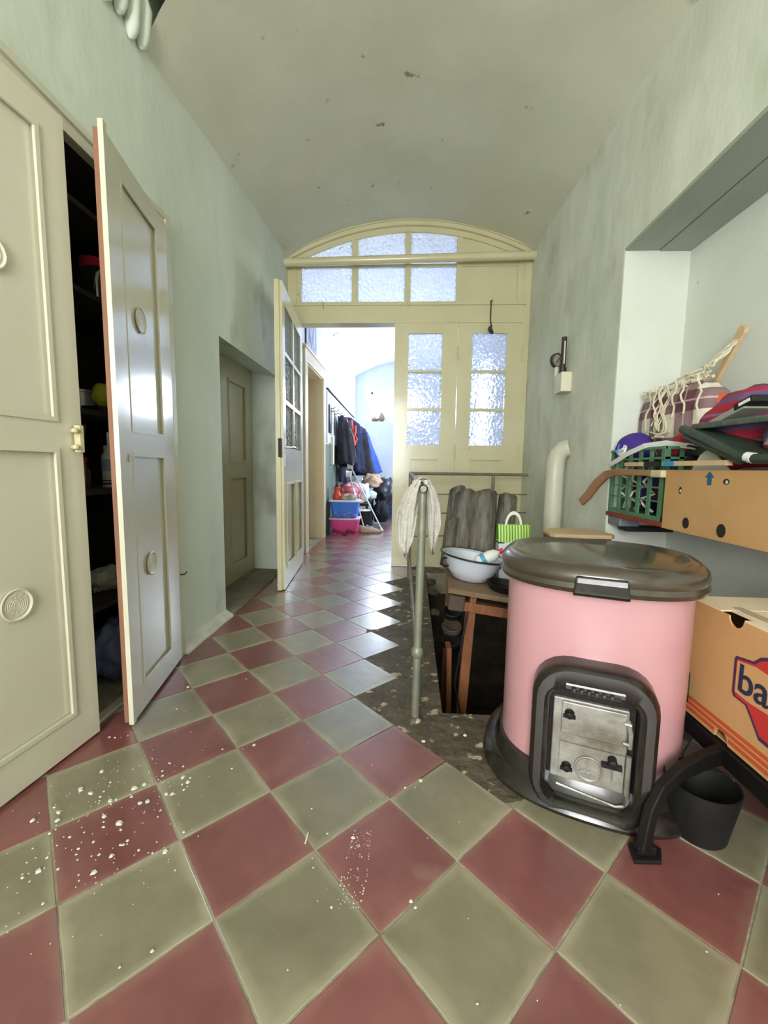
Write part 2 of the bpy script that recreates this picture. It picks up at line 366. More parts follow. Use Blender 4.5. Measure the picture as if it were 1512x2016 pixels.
for a in range(-48, 14):
    for b in range(-16, 40):
        cs = [corner(a, b), corner(a+1, b), corner(a+1, b+1), corner(a, b+1)]
        c = sum(cs, Vector((0, 0)))/4
        if c.y > 9.2 or c.y < -.5 or c.x < -1.35 or c.x > 1.6: continue
        if c.y > 4 and c.x > 1.2: continue
        odd = (a+b) % 2; s_ = a+b
        if -8 < a <= -3 and s_ >= -1: continue
        if a in (-2, -1) and b >= 2: continue
        if a <= -8 and s_ >= 0 and c.y < 4.0: continue
        if 3.75 > c.y > 1.5 and c.x > .0: continue
        ins = [c+(p-c)*(half*2/S) for p in cs]
        xmax = 1.405 if c.y < 2.3 else XR-.002
        xmin = XL+.03
        if 1.5 < c.y < 3.9: xmax = HX0-.012
        need = any(p.x < xmin or p.x > xmax for p in ins) or c.y > 4.9
        if not need:
            o = bpy.data.objects.new('red_tile' if odd else 'grey_tile', tm[odd]); COL.objects.link(o); o.parent = floor
            o.location = (c.x, c.y, random.uniform(-.0004, .0005)); o.rotation_euler = (random.uniform(-.002, .002), random.uniform(-.002, .002), -PHI+random.uniform(-.004, .004))
        else:
            pl = clip([(p.x, p.y) for p in ins], 1, 0, xmin); pl = clip(pl, -1, 0, -xmax)
            if len(pl) < 3: continue
            ar = abs(sum(pl[i][0]*pl[(i+1) % len(pl)][1]-pl[(i+1) % len(pl)][0]*pl[i][1] for i in range(len(pl))))/2
            if ar < .0008: continue
            if c.y > 4.9: far_t[odd].prism(pl, 'z', -.004, 0)
            else:
                cx, cy = c.x, c.y; k = M((cx, cy, 0)); k.prism(pl, 'z', -.004, 0); o = k.build('red_tile' if odd else 'grey_tile', REDT if odd else GREYT, floor, fix=True); o.location = (cx, cy, 0)
for odd in (0, 1):
    o = far_t[odd].build('far_red_tiles' if odd else 'far_grey_tiles', REDT if odd else GREYT, floor, fix=True); o['kind'] = 'stuff'
# plaster crumbs fallen from the wall
cr = M()
def crumb(x, y, r):
    z = .0012; n = 5; a0 = random.random()*6
    ring = [(x+r*random.uniform(.6, 1.2)*math.cos(a0+2*PI*k/n), y+r*random.uniform(.5, 1.1)*math.sin(a0+2*PI*k/n), z) for k in range(n)]
    cr.loft([ring, [(x+(p[0]-x)*.6, y+(p[1]-y)*.6, z+r*.5) for p in ring]])
for k in range(330):
    t = random.random()
    if t < .75: x = random.gauss(-.80, .13); y = random.gauss(1.02, .16)
    else: x = random.uniform(-1.05, .8); y = random.uniform(.55, 1.9)
    if x > -1.07 and not (y > 1.5 and x > -.1) and (x < .3 or y < .9): crumb(x, y, random.choice([.0014, .002, .002, .003, .0045, .008 if random.random() < .4 else .002]))
for x, y, r in ((-.12, .98, .007), (.03, .83, .006), (-.75, .98, .012), (-.79, 1.1, .01)): crumb(x, y, r)
for k in range(150):   # flecks of a dusty shoe print
    t_ = random.uniform(-1, 1); wd_ = .030*(1-.25*abs(t_+.2)); u_ = random.uniform(-1, 1)
    if random.random() < .4: u_ = math.copysign(1, u_)
    if abs(t_-.05) < .12: continue
    crumb(-.102+u_*wd_+.006*t_, .905+.10*t_, random.choice([.0012, .0016, .0022]))
cr.box(-.241, -.237, .955, .985, .001, .004)
o = cr.build('plaster_crumbs', MORTAR); o['kind'] = 'stuff'; tag(o, 'white crumbs of fallen plaster scattered on the tiles by the cupboard', 'debris')

# vault ----------------------------------------------------
def drop(y):
    if y < 1.88: return .49
    if y < 4: return .49+(y-1.88)/(4-1.88)*(.285-.49)
    return .32
def vz(x, y, lift=0):
    q_ = max(0, (abs(x)-.88)/.26); return 3.19+lift-.295*(x/1.14)**2-max(0, drop(y)-.295)*min(1.4, q_*q_)
def rz_(x, y): return 3.21-.30*(x/1.14)**2
c1 = M()
c1.grid(lambda u, v: (-1.2+2.4*u, 1.88+(4.45-1.88)*v, vz(-1.2+2.4*u, 1.88+(4.45-1.88)*v)+.012*mnoise.noise(Vector((u*5, v*6, 2)))), 48, 40)
struct(c1.build('ceiling', CEIL, smooth='all'), 'shallow vaulted plaster ceiling, grey-green and flaking', 'ceiling')
c2 = M()
def arch_band(k, y0, y1, zl, zu):
    n = 40; r = []
    for i in range(n+1):
        x = -1.2+2.4*i/n; r.append([(x, y0, rz_(x, y0)+zl), (x, y1, rz_(x, y0)+zl), (x, y1, rz_(x, y0)+zu), (x, y0, rz_(x, y0)+zu)])
    k.loft(r)
arch_band(c2, -2.5, 1.88, -.012, .3)
struct(c2.build('trim_4', CEIL, smooth=True), 'plaster band arch across the vault above the camera', 'trim')
c3 = M(); n3 = 40
arch_band(c3, 4.45, 6.3, -.03, .3)
c3.grid(lambda u, v: (-1.2+2.4*u, 6.3+2.9*v, 3.21-.34*((-1.2+2.4*u)/1.14)**2), 40, 12)
struct(c3.build('ceiling_2', FARW, smooth=True), 'bright white vaulted ceiling of the far room', 'ceiling')
roof = M(); roof.box(-2, 2, -2.6, 9.6, 3.5, 3.6); struct(roof.build('roof_slab', MORTAR), 'flat slab above the vaults', 'roof')

# walls ----------------------------------------------------
TOP = 3.5
wl = M()
CY0, CY1, CZ = .71, 1.963, 2.075
RY0, RY1, RZ = 2.53, 3.73, 1.735
wl.box(-1.7, XL, -2.5, CY0, 0, TOP); wl.box(-1.7, XL, CY0, CY1, CZ, TOP); wl.box(-1.7, XL, CY1, RY0, 0, TOP)
wl.prism([(-1.7, RZ+.06), (-1.40, RZ+.06), (XL, RZ), (XL, TOP), (-1.7, TOP)], 'y', RY0, RY1)
wl.box(-1.7, XL, RY1, 4.45, 0, TOP); wl.box(-1.70, -1.62, CY0, CY1, 0, CZ); wl.box(-1.7, -1.44, RY0, RY1, 0, RZ+.06)
wl_o = struct(wl.build('wall_left', WALL, fix=True), 'pale green plastered wall with brush strokes and a niche', 'wall')
# far room left wall with doorway
fl = M()
DY0, DY1, DZ = 4.62, 5.50, 2.10
fl.box(-1.9, -1.12, 4.45, DY0, 0, TOP); fl.box(-1.9, -1.12, DY0, DY1, DZ, TOP); fl.box(-1.9, -1.12, DY1, 9.1, 0, TOP)
struct(fl.build('wall_far_left', FARW), 'bluish white wall of the far room with a row of coats', 'wall')
d = M(); d.box(-1.121, -1.112, DY1+.14, 9.1, 0, 1.28)
struct(d.build('baseboard_left', DADO), 'grey-green painted dado on the lower wall of the far room', 'dado')
# far wall with window
fw = M(); WX0, WX1, WZ0, WZ1 = -.81, .30, 1.955, 2.62
fw.box(-1.9, WX0, 9.1, 9.5, 0, TOP); fw.box(WX1, 1.9, 9.1, 9.5, 0, TOP); fw.box(WX0, WX1, 9.1, 9.5, 0, WZ0); fw.box(WX0, WX1, 9.1, 9.5, WZ1, TOP)
struct(fw.build('wall_far', FARW), 'far end wall with a bright high window', 'wall')
wf = thing('window_1', 'small bright square window high in the far end wall', 'window', ((WX0+WX1)/2, 9.4, WZ0)); wf['kind'] = 'structure'
k = M((-.255, 9.4, WZ0)); k.box(WX0, WX0+.04, 9.38, 9.43, WZ0, WZ1).box(WX1-.04, WX1, 9.38, 9.43, WZ0, WZ1).box(WX0, WX1, 9.38, 9.43, WZ0, WZ0+.04).box(WX0, WX1, 9.38, 9.43, WZ1-.04, WZ1).box(-.275, -.235, 9.38, 9.43, WZ0, WZ1)
k.build('window_frame', WHITEP, wf)
# far right wall with side window
fr = M(); SY0, SY1, SZ0, SZ1 = 5.8, 7.4, 1.0, 2.5
fr.box(1.11, 1.5, 4.45, SY0, 0, TOP); fr.box(1.11, 1.5, SY1, 9.1, 0, TOP); fr.box(1.11, 1.5, SY0, SY1, 0, SZ0); fr.box(1.11, 1.5, SY0, SY1, SZ1, TOP)
struct(fr.build('wall_far_right', FARW), 'white side wall of the far room', 'wall')
# right wall with niche
wr = M(); NY, NX, NZ = 2.319, 1.42, 2.081
wr.box(XR, 1.9, NY, 4.45, 0, TOP)
struct(wr.build('wall_right', WALLR), 'streaked pale green plaster wall beside the double door', 'wall')
wr = M(); wr.box(XR, 1.9, -2.5, NY, NZ+.012, TOP)
wru = struct(wr.build('wall_right_upper', WALLR), 'pale green wall above the recess lintel', 'wall')
k = M(); k.box(XR+.002, 1.262, -2.5, NY, NZ, NZ+.012).build('lintel_board', SOFF, wru, bev=.002)
k = M(); k.box(1.268, NX, -2.5, NY, NZ-.004, NZ+.012).build('lintel_board', SOFF, wru, bev=.002)
wr = M(); wr.box(NX, 1.9, -2.5, NY, 0, NZ+.02)
struct(wr.build('wall_recess', NICHE), 'whitewashed back wall of the deep recess with the shelf', 'wall')
k = M(); k.box(XR+.001, NX, NY-.006, NY, 0, NZ)
struct(k.build('trim_5', NICHE), 'white plastered end face of the recess', 'trim')
# back wall behind the camera with its window opening
bw = M(); bw.box(-1.9, -1.0, -2.5, -2.2, 0, TOP); bw.box(.05, 1.9, -2.5, -2.2, 0, TOP); bw.box(-1.0, .05, -2.5, -2.2, 0, .6); bw.box(-1.0, .05, -2.5, -2.2, 2.6, TOP)
struct(bw.build('wall_back', WALL), 'rear wall with a wide window opening', 'wall')
# partition above/around the double door : thin masonry jambs
pj = M(); pj.box(-1.9, XL+.01, 4.0, 4.45, 0, TOP)
# mortar strip and threshold along left wall
k = M(); 
def strip(y0, y1, n=26):
    rings = []
    for i in range(n+1):
        y = y0+(y1-y0)*i/n; j = .008*mnoise.noise(Vector((y*9, 1, 3))); h = .052+.02*mnoise.noise(Vector((y*7, 4, 2)))
        rings.append([(XL-.005, y, 0), (XL+.048+j, y, 0), (XL+.045+j, y, .012), (XL+.018+j*.5, y, h*.6), (XL-.005, y, h)])
    k.loft(rings)
strip(1.975, RY0)
struct(k.build('baseboard_1', MORTAR, smooth=True), 'rough mortar fillet along the foot of the left wall', 'baseboard')
k = M(); k.box(-1.44, XL+.02, RY0, RY1, -.004, .012).box(XL+.02, XL+.036, RY0-.3, RY1-.35, 0, .01)
struct(k.build('trim_6', STONE, bev=.003), 'worn grey stone threshold in the wall recess', 'threshold')

# plaster corbels at the foot of the band arch
for sx, nm in ((-1, 'left'), (1, 'right')):
    k = M(); x0 = XL if sx < 0 else XR; zt = 2.86 if sx < 0 else 2.98
    for i in range(5):
        y = 1.845-.068*i; lg = .22+.025*(i % 2)
        k.tube([(x0-sx*.012, y, zt), (x0-sx*.03, y, zt-.06), (x0-sx*.022, y, zt-lg*.7), (x0-sx*.016, y, zt-lg*.85), (x0-sx*.01, y, zt-lg*.9)], [.034, .033, .028, .018, .004], 10)
        k.tube([(x0-sx*.01, y+.04, zt), (x0-sx*.02, y+.045, zt-.13)], [.012, .006], 6)
    k.box(min(x0, x0-sx*.03), max(x0, x0-sx*.03), 1.38, 1.88, zt-.05, zt+.05)
    struct(k.build('trim_1' if sx < 0 else 'trim_2', WALL, smooth=True), 'moulded plaster corbel under the band arch on the %s wall' % nm, 'corbel')

# ================================================================== DOUBLE DOOR WITH ARCHED FANLIGHT
def za(x): return 3.19-.223*x*x
door = thing('door_1', 'cream double door with arched fanlight of hammered glass', 'door', (0, 4.0, 0)); door['kind'] = 'structure'
OFF = (0, 4.0, 0)
k = M(OFF)
k.box(XL, -1.06, 4.02, 4.14, 0, za(1.1)); k.box(1.035, XR, 4.02, 4.14, 0, za(1.07))
k.box(-1.06, 1.035, 4.01, 4.14, 2.30, 2.47); k.box(-1.08, 1.05, 3.995, 4.02, 2.452, 2.466)
k.box(-1.06, 1.035, 4.0, 4.02, 2.295, 2.312)
n = 36; r1 = []; r2 = []
for i in range(n+1):
    x = XL+(XR-XL)*i/n; z = za(x)
    r1.append([(x, 4.0, z-.045), (x, 4.14, z-.045), (x, 4.14, z+.03), (x, 4.0, z+.03)])
    r2.append([(x, 3.985, z-.01), (x, 4.0, z-.01), (x, 4.0, z+.02), (x, 3.985, z+.02)])
k.loft(r1); k.loft(r2)
k.build('door_frame', CREAM, door, smooth=True)
# fanlight sash
sash = M(OFF); cols = [(-1.015, -.54), (-.482, -.05), (.004, .422), (.472, .975)]
sash.box(-1.06, 1.035, 4.03, 4.07, 2.47, 2.495)
ed = [-1.06]+[v for c in cols for v in c]+[1.035]
for i in range(0, len(ed), 2):
    x0, x1 = ed[i], ed[i+1]; xm = (x0+x1)/2
    sash.box(x0, x1, 4.03, 4.07, 2.495, min(za(x0), za(x1))-.088)
r3 = []
for i in range(n+1):
    x = -1.06+2.095*i/n; z = za(x); r3.append([(x, 4.03, z-.092), (x, 4.07, z-.092), (x, 4.07, z-.04), (x, 4.03, z-.04)])
sash.loft(r3)
for x0, x1 in cols: sash.box(x0, x1, 4.035, 4.065, 2.80, 2.825)
so = sash.build('fanlight_sash', CREAM, door, smooth=True)
for i, (x0, x1) in enumerate(cols):
    for low in (True, False):
        xs = [x0+(x1-x0)*t/10 for t in range(11)]
        if low: poly = [(x0, 2.495), (x1, 2.495), (x1, 2.80), (x0, 2.80)]
        else:
            pts = [x for x in xs if za(x)-.09 > 2.83]
            poly = [(pts[0], 2.825), (pts[-1], 2.825)]+[(x, za(x)-.09) for x in reversed(pts)]
        k = M(OFF).prism(poly, 'y', 4.048, 4.054)
        if i < 3: k.build('pane', GLASS, so)
        else: k.build('blind_panel', CREAM, so)
# leaves
def leaf(name, wd, h, th, ops, m, parent, flip=False, bead=.012, bh=.008):
    """leaf in local XZ, x 0..wd, thickness 0..th (front at y=0); ops (x0,x1,z0,z1,kind)"""
    k = M(); xs = sorted({0, wd, *[o[0] for o in ops], *[o[1] for o in ops]}); zs = sorted({0, h, *[o[2] for o in ops], *[o[3] for o in ops]})
    for i in range(len(xs)-1):
        zz = None
        for j in range(len(zs)-1):
            cx, cz = (xs[i]+xs[i+1])/2, (zs[j]+zs[j+1])/2
            inside = any(o[0] < cx < o[1] and o[2] < cz < o[3] for o in ops)
            if not inside and zz is None: zz = zs[j]
            if zz is not None and (inside or j == len(zs)-2):
                k.box(xs[i], xs[i+1], 0, th, zz, zs[j] if inside else zs[j+1]); zz = None
    for x0, x1, z0, z1, kd in ops:
        if kd == 'pane': continue
        for yy, s in ((0, -1), (th, 1)):
            e = bead; y0, y1 = (yy-bh, yy+.004) if s < 0 else (yy-.004, yy+bh)
            for (a, b_, c_, d_) in ((x0-e*.5, x0+e, z0-e*.5, z1+e*.5), (x1-e, x1+e*.5, z0-e*.5, z1+e*.5), (x0+e, x1-e, z0-e*.5, z0+e), (x0+e, x1-e, z1-e, z1+e*.5)): k.box(a, b_, y0, y1, c_, d_)
    lf = k.build(name, m, parent)
    for x0, x1, z0, z1, kd in ops:
        if kd == 'pane': M().box(x0, x1, th*.4, th*.55, z0, z1).build('pane', GLASS, lf)
        else: M().box(x0, x1, th*.38, th*.62, z0, z1).build('panel', m, lf)
    return lf
# fixed right pair
zp = [(1.175, 1.492), (1.518, 1.842), (1.866, 2.194)]
la = leaf('door_leaf', .582, 2.285, .04, [(.128, .440, a, b, 'pane') for a, b in zp]+[(.155, .442, .14, 1.05, 'panel')], CREAM, door); la.location = (-.131, 0, .008)
lb = leaf('door_leaf', .595, 2.285, .04, [(.128, .442, a, b, 'pane') for a, b in zp]+[(.135, .446, .14, 1.05, 'panel')], CREAM, door); lb.location = (.455, .004, .008)
for z in (2.02, 1.12, .3):
    M(OFF).tube([(.452, 3.992, z-.06), (.452, 3.992, z+.06)], .008, 8).box(.458, .488, 3.996, 4.004, z-.04, z+.04).build('hinge', CREAM, door)
    M(OFF).tube([(1.040, 4.0, z-.07), (1.040, 4.0, z+.07)], .008, 8).build('hinge', CREAM, door)
# open glazed leaf swung to the left wall
lg_root = bpy.data.objects.new('swung_leaf', None)
lc = leaf('open_door_leaf', .955, 2.285, .042, [(.10+.40*c, .46+.40*c, z0, z1, 'pane') for c in (0, 1) for z0, z1 in ((1.10, 1.43), (1.46, 1.79), (1.82, 2.15))]+[(.10, .46, .16, .82, 'panel'), (.50, .86, .16, .82, 'panel')], CREAM, door)
ang = math.atan2(3.1-4.05, -.965+1.06); lc.location = (-1.06, .05, .008); lc.rotation_euler = (0, 0, ang)
M().box(.955, .978, -.012, .022, 0, 2.285).build('rebate_strip', CREAM, lc)
M().box(.954, .981, .006, .03, 1.02, 1.16).build('lock_plate', BLACK, lc)
kk = M(); kk.box(.88, .925, .042, .048, .95, 1.17); kk.tube([(.90, .045, 1.10), (.90, .095, 1.10), (.80, .10, 1.10)], .009, 8); kk.build('handle', STEEL, lc, smooth=True)
for z in (.3, 1.1, 2.0): M().tube([(.0, -.004, z-.06), (.0, -.004, z+.06)], .009, 8).build('hinge', CREAM, lc)
# pole across the fanlight
k = M((0, 3.92, 2.815)); k.tube([(XL-.0, 3.93, 2.80), (XR, 3.93, 2.84)], .036, 16)
tag(k.build('curtain_pole', CREAM, smooth=True), 'thick cream pole spanning the passage in front of the fanlight', 'pole').location = (0, 3.92, 2.815)
# hooks on the header, ladle
for i, x in enumerate((-.80, -.02)):
    k = M((x, 3.99, 2.46)); k.tube([(x, 3.996, 2.475), (x, 3.975, 2.47), (x, 3.962, 2.44), (x, 3.97, 2.415)], .004, 6)
    o = tag(k.build('coat_hook', BRASS, smooth=True), ('small hook on the fanlight sill above the open doorway', 'small hook on the fanlight sill at the middle of the frame')[i], 'hook'); o.location = (x, 3.99, 2.46)
t = thing('ladle', 'long-handled dark enamel ladle hanging in front of the right door pane', 'ladle', (.74, 3.96, 2.2))
k = M((.74, 3.96, 2.2)); k.tube([(.745, 3.965, 2.475), (.728, 3.962, 2.468), (.732, 3.96, 2.44), (.732, 3.96, 2.31), (.738, 3.955, 2.26), (.748, 3.95, 2.245)], .005, 8); k.build('handle', IRON, t, smooth=True)
mt = Matrix.Rotation(math.radians(62), 3, 'Y'); k = M((.74, 3.96, 2.2))
k.lathe([(.001, -.032), (.022, -.027), (.036, -.012), (.04, 0), (.037, .0), (.02, -.022), (.001, -.028)], (.742, 3.95, 2.215), 20, mt); k.build('bowl', mat('dark_blue_enamel', (34, 52, 60), None, .3, coat=.6), t, smooth=True)
k = M((.74, 3.995, 2.48)); k.tube([(.745, 3.998, 2.49), (.745, 3.97, 2.485), (.745, 3.958, 2.462), (.745, 3.966, 2.445)], .004, 6)
o = tag(k.build('coat_hook', BRASS, smooth=True), 'small hook on the fanlight sill holding the ladle', 'hook'); o.location = (.74, 3.995, 2.48)

# ================================================================== BUILT-IN CUPBOARD
cb = thing('built_in_cupboard', 'tall cream built-in cupboard in the left wall, right door ajar', 'cupboard', (-1.12, 1.35, 0))
CO = (-1.12, 1.35, 0)
k = M(CO); fx0, fx1 = -1.155, -1.118
k.box(fx0, fx1, CY0-.0, .785, 0, CZ-.001); k.box(fx0, fx1, 1.915, CY1-.001, 0, CZ-.001); k.box(fx0, fx1, .785, 1.915, 2.022, CZ-.001); k.box(fx0, fx1, .785, 1.915, 0, .012)
k.box(fx1-.004, fx1+.010, 1.945, CY1+.018, 0, CZ+.012); k.box(fx1-.004, fx1+.010, .70, 1.945, CZ-.012, CZ+.012)
k.build('frame', CREAM2, cb, bev=.002)
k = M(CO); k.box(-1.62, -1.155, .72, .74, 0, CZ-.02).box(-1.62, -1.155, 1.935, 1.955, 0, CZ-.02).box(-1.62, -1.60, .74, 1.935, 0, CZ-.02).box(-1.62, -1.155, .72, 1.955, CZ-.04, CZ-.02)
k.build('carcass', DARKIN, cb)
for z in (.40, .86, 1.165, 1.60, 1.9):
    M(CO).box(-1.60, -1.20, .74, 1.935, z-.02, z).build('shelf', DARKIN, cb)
# closed leaf
lf = leaf('door', .548, 2.0, .03, [(.085, .456, 1.08, 1.915, 'panel'), (.085, .454, .12, .99, 'panel')], CREAM2, cb, bead=.009, bh=.005)
a1 = math.atan2(.546, .046); lf.location = (-1.12+1.12, .79-1.35, .012); lf.rotation_euler = (0, 0, a1)
def rosette(parent, x, z, yv, s):
    k = M(); mt = Matrix.Rotation(PI/2*s, 3, 'X')
    k.lathe([(.036, 0), (.044, .001), (.048, .006), (.044, .008), (.039, .004)], (x, yv, z), 28, mt)
    k.lathe([(.001, .0035), (.038, .0035)], (x, yv, z), 28, mt)
    for i in range(5): k.lathe([(.006+.006*i, .0034), (.0075+.006*i, .005), (.009+.006*i, .0034)], (x, yv, z), 24, mt)
    for i in range(12):
        a = i*PI/6; k.box(x-.0012, x+.0012, yv-.0045 if s > 0 else yv, yv if s > 0 else yv+.0045, z+.006, z+.036, Matrix.Rotation(a, 3, 'Y'), (x, yv, z))
    return k.build('vent_rosette', CREAM2, parent, smooth=True)
rosette(lf, .30, .545, .009, 1); rosette(lf, .30, 1.50, .009, 1)
k = M(); k.tube([(.508, -.002, 1.052), (.508, -.022, 1.052)], [.007, .009], 10).tube([(.508, -.002, 1.0), (.508, -.022, 1.0)], [.007, .009], 10)
k.lathe([(.001, -.009), (.009, -.006), (.011, 0), (.009, .006), (.001, .009)], (.495, -.026, 1.052), 12).lathe([(.001, -.009), (.009, -.006), (.011, 0), (.009, .006), (.001, .009)], (.495, -.026, 1.0), 12)
k.box(.512, .526, -.028, -.006, .985, 1.07); k.build('handle', BRASS, lf, smooth=True)
# open leaf
lo_ = leaf('door', .535, 2.012, .028, [(.12, .43, 1.07, 1.93, 'panel'), (.13, .435, .10, .985, 'panel')], CREAM2, cb, bead=.008, bh=.0025)
a2 = math.atan2(1.378-1.912, -1.012+1.12); lo_.location = (-1.12+1.12, 1.912-1.35, .012); lo_.rotation_euler = (0, 0, a2)
M().box(.528, .550, .018, .034, 0, 2.03).build('closing_strip', CREAM2, lo_)
M().box(.5352, .5415, -.001, .018, .004, 2.01).build('edge_lipping', TERRA, lo_)
M().box(.505, .5355, -.012, -.0, .985, 1.055).build('lock_case', IRON, lo_)
rosette(lo_, .30, .545, .028*.7, -1); rosette(lo_, .30, 1.50, .028*.7, -1)
M().box(.470, .478, .028, .032, .955, .985).build('keyhole_plate', BRASS, lo_)
for z in (.28, 1.0, 1.72): M(CO).tube([(-1.108, 1.918, z-.045), (-1.108, 1.918, z+.045)], .006, 8).build('hinge', BRASS, cb)
M(CO).tube([(-1.11, 1.955, .42), (-1.09, 1.965, .42), (-1.085, 1.975, .43)], .003, 6).build('nail', IRON, cb)
# contents of the cupboard
def jar(name, label, cat, x, y, z, prof, m, lidm=None, lid=None, n=24):
    t = thing(name, label, cat, (x, y, z)); M().lathe(prof, (0, 0, 0), n).build('body', m, t, smooth=True)
    if lid: M().lathe(lid, (0, 0, 0), n).build('lid', lidm, t, smooth=True)
    return t
jar('storage_jar', 'dark glass jar with a bright red lid on the upper cupboard shelf', 'jar', -1.31, 1.765, 1.60, [(.05, 0), (.07, .02), (.07, .13), (.055, .16)], mat('dark_glass', (40, 40, 42), None, .1, coat=1), REDF, [(.058, .16), (.062, .162), (.062, .195), (.03, .20)])
jar('cooking_pot', 'dark enamel pot in shadow on the upper cupboard shelf', 'pot', -1.42, 1.62, 1.60, [(.07, 0), (.09, .02), (.09, .10), (.093, .103)], mat('pot_grey', (70, 70, 70), None, .3, metal=.5))
t = thing('power_tool', 'yellow and black tool lying on a cupboard shelf', 'tool', (-1.31, 1.77, 1.165))
M().box(-.04, .04, -.09, .05, .0, .035).build('base', BLACK, t, bev=.006); M().blob((0, 0, .085), (.04, .06, .055), 3, .1).build('housing', YEL, t, smooth='all')
M().box(-.012, .012, .02, .05, .12, .14).build('grip', BLACK, t, bev=.004)
t = jar('spray_can', 'white and blue spray can standing on a cupboard shelf', 'can', -1.285, 1.745, .86, [(.028, 0), (.03, .004), (.03, .135), (.022, .15)], WHITEP, WHITEP, [(.02, .15), (.021, .175), (.015, .18)])
for z0, z1, m_ in ((.012, .02, mat('label_blue', (40, 50, 130), None, .5)), (.026, .032, REDINK), (.07, .12, mat('label_pale_blue', (170, 190, 216), None, .5))):
    M().lathe([(.0302, z0), (.0306, z0), (.0306, z1), (.0302, z1)], (0, 0, 0), 24).build('label_band', m_, t)
t = thing('folded_rags', 'crumpled pale rags on the lowest cupboard shelf', 'rags', (-1.33, 1.76, .40))
M().blob((0, 0, .05), (.07, .08, .05), 4, .3, flatz=-.05).build('rag', TOWEL, t, smooth='all')
t = thing('blue_sack', 'lilac-blue sack slumped at the bottom of the cupboard', 'sack', (-1.29, 1.72, .012))
M().blob((0, 0, .12), (.08, .10, .13), 6, .2, flatz=-.12).build('sack_body', mat('lilac_plastic', (120, 126, 170), (90, 96, 130), .5, 6, .3), t, smooth='all')
t = thing('cake_tin', 'dull metal tin on the middle cupboard shelf', 'tin', (-1.40, 1.72, 1.165)); M().lathe([(.08, .0), (.085, .005), (.085, .09), (.088, .092), (.088, .1), (.02, .112)], (0, .03, 0), 26).build('tin_body', STEEL, t, smooth=True)
jar('small_bottle', 'small brown bottle beside the spray can in the cupboard', 'bottle', -1.30, 1.62, .86, [(.018, 0), (.02, .004), (.02, .07), (.009, .09), (.009, .11)], mat('brown_glass', (90, 56, 40), None, .2), REDF, [(.011, .108), (.011, .125), (.004, .127)])
o = M((-1.36, 1.66, .86)).tube([(-1.36, 1.66, .862), (-1.345, 1.69, 1.125)], .006, 8).build('dowel', WOODP); o.location = (-1.36, 1.66, .86); tag(o, 'thin wooden dowel leaning inside the cupboard', 'stick')
t = thing('desk_fan', 'dark grille of an old fan on the top cupboard shelf', 'fan', (-1.38, 1.70, 1.90)); mt = Matrix.Rotation(PI/2, 3, 'Y')
M().lathe([(.06, 0), (.05, .012), (.01, .015)], (0, 0, 0), 20).build('base', IRON, t, smooth=True)
k = M()
for r_ in (.02, .035, .05, .058): k.lathe([(r_-.0015, 0), (r_, .002), (r_+.0015, 0), (r_, -.002)], (0, 0, .072), 24, mt)
k.build('grille', STEEL, t, smooth=True)

# recess door in the left wall
rd = thing('door_2', 'low cream panel door set in the left wall recess', 'door', (-1.40, RY0, 0)); rd['kind'] = 'structure'
lf2 = leaf('door_leaf', RY1-RY0-.02, 1.765, .035, [(.16, .53, .98, 1.62, 'panel'), (.70, 1.04, .98, 1.62, 'panel'), (.16, .53, .14, .86, 'panel'), (.70, 1.04, .14, .86, 'panel')], mat('olive_gloss_paint', (186, 178, 142), (196, 188, 154), .35, 2, .05, 12, coat=.3), rd)
lf2.rotation_euler = (0, 0, PI/2); lf2.location = (0.005, .01, .013)
M().box(-.035, .0, 0, 1.2, 1.765, 1.79).build('head_rail', CREAM, rd)

# wall gauge
t = thing('pressure_gauge', 'round dial gauge and dark thermometer tube on the right wall', 'gauge', (XR, 3.08, 1.62)); O = (XR, 3.08, 1.62)
k = M(O); mt = Matrix.Rotation(-PI/2, 3, 'Y'); mtg = Matrix.Rotation(math.radians(25), 3, 'Z') @ Matrix.Rotation(math.radians(90), 3, 'X')
gx = XR-.045
k.lathe([(.046, -.02), (.05, -.015), (.05, .008), (.044, .012), (.042, .006), (.001, .006)], (gx, 3.10, 1.735), 28, mtg); k.build('dial_case', mat('gauge_case', (60, 58, 50), None, .4), t, smooth=True)
k = M(O); k.lathe([(.001, .008), (.041, .008)], (gx, 3.10, 1.735), 28, mtg); k.build('dial', PAPERW, t)
k = M(O); p0 = Vector((gx, 3.10, 1.735)); k.tube([p0+mtg @ Vector((-.018, -.022, .011)), p0+mtg @ Vector((.02, .024, .011))], .003, 5)
for i in range(9):
    a = -.7+i*.6; k.tube([p0+mtg @ Vector((.031*math.cos(a), .031*math.sin(a), .009)), p0+mtg @ Vector((.038*math.cos(a), .038*math.sin(a), .009))], .0015, 4)
k.build('needle', BLACK, t)
k = M(O); k.tube([(XR-.03, 3.02, 1.64), (XR-.03, 3.02, 1.87)], .017, 10); k.tube([(XR-.03, 3.02, 1.63), (XR-.03, 3.02, 1.665)], .024, 10); k.build('thermometer_tube', mat('dark_brown_metal', (52, 42, 34), None, .4), t, smooth=True)
k = M(O); k.box(XR-.034, XR-.026, 3.0, 3.004, 1.69, 1.84); k.build('scale_strip', PAPERW, t)
k = M(O); k.tube([(XR-.045, 3.10, 1.69), (XR-.045, 3.10, 1.60), (XR-.03, 3.05, 1.56)], .014, 10); k.build('pipe_stub', WALLR, t, smooth=True)
o = M((XR-.03, 2.97, 1.55)).box(XR-.07, XR, 2.92, 3.05, 1.49, 1.62).build('junction_box', mat('ivory_plastic', (224, 220, 196), None, .5), bev=.006); o.location = (XR-.03, 2.97, 1.55); tag(o, 'square ivory junction box below the gauge on the right wall', 'junction box')
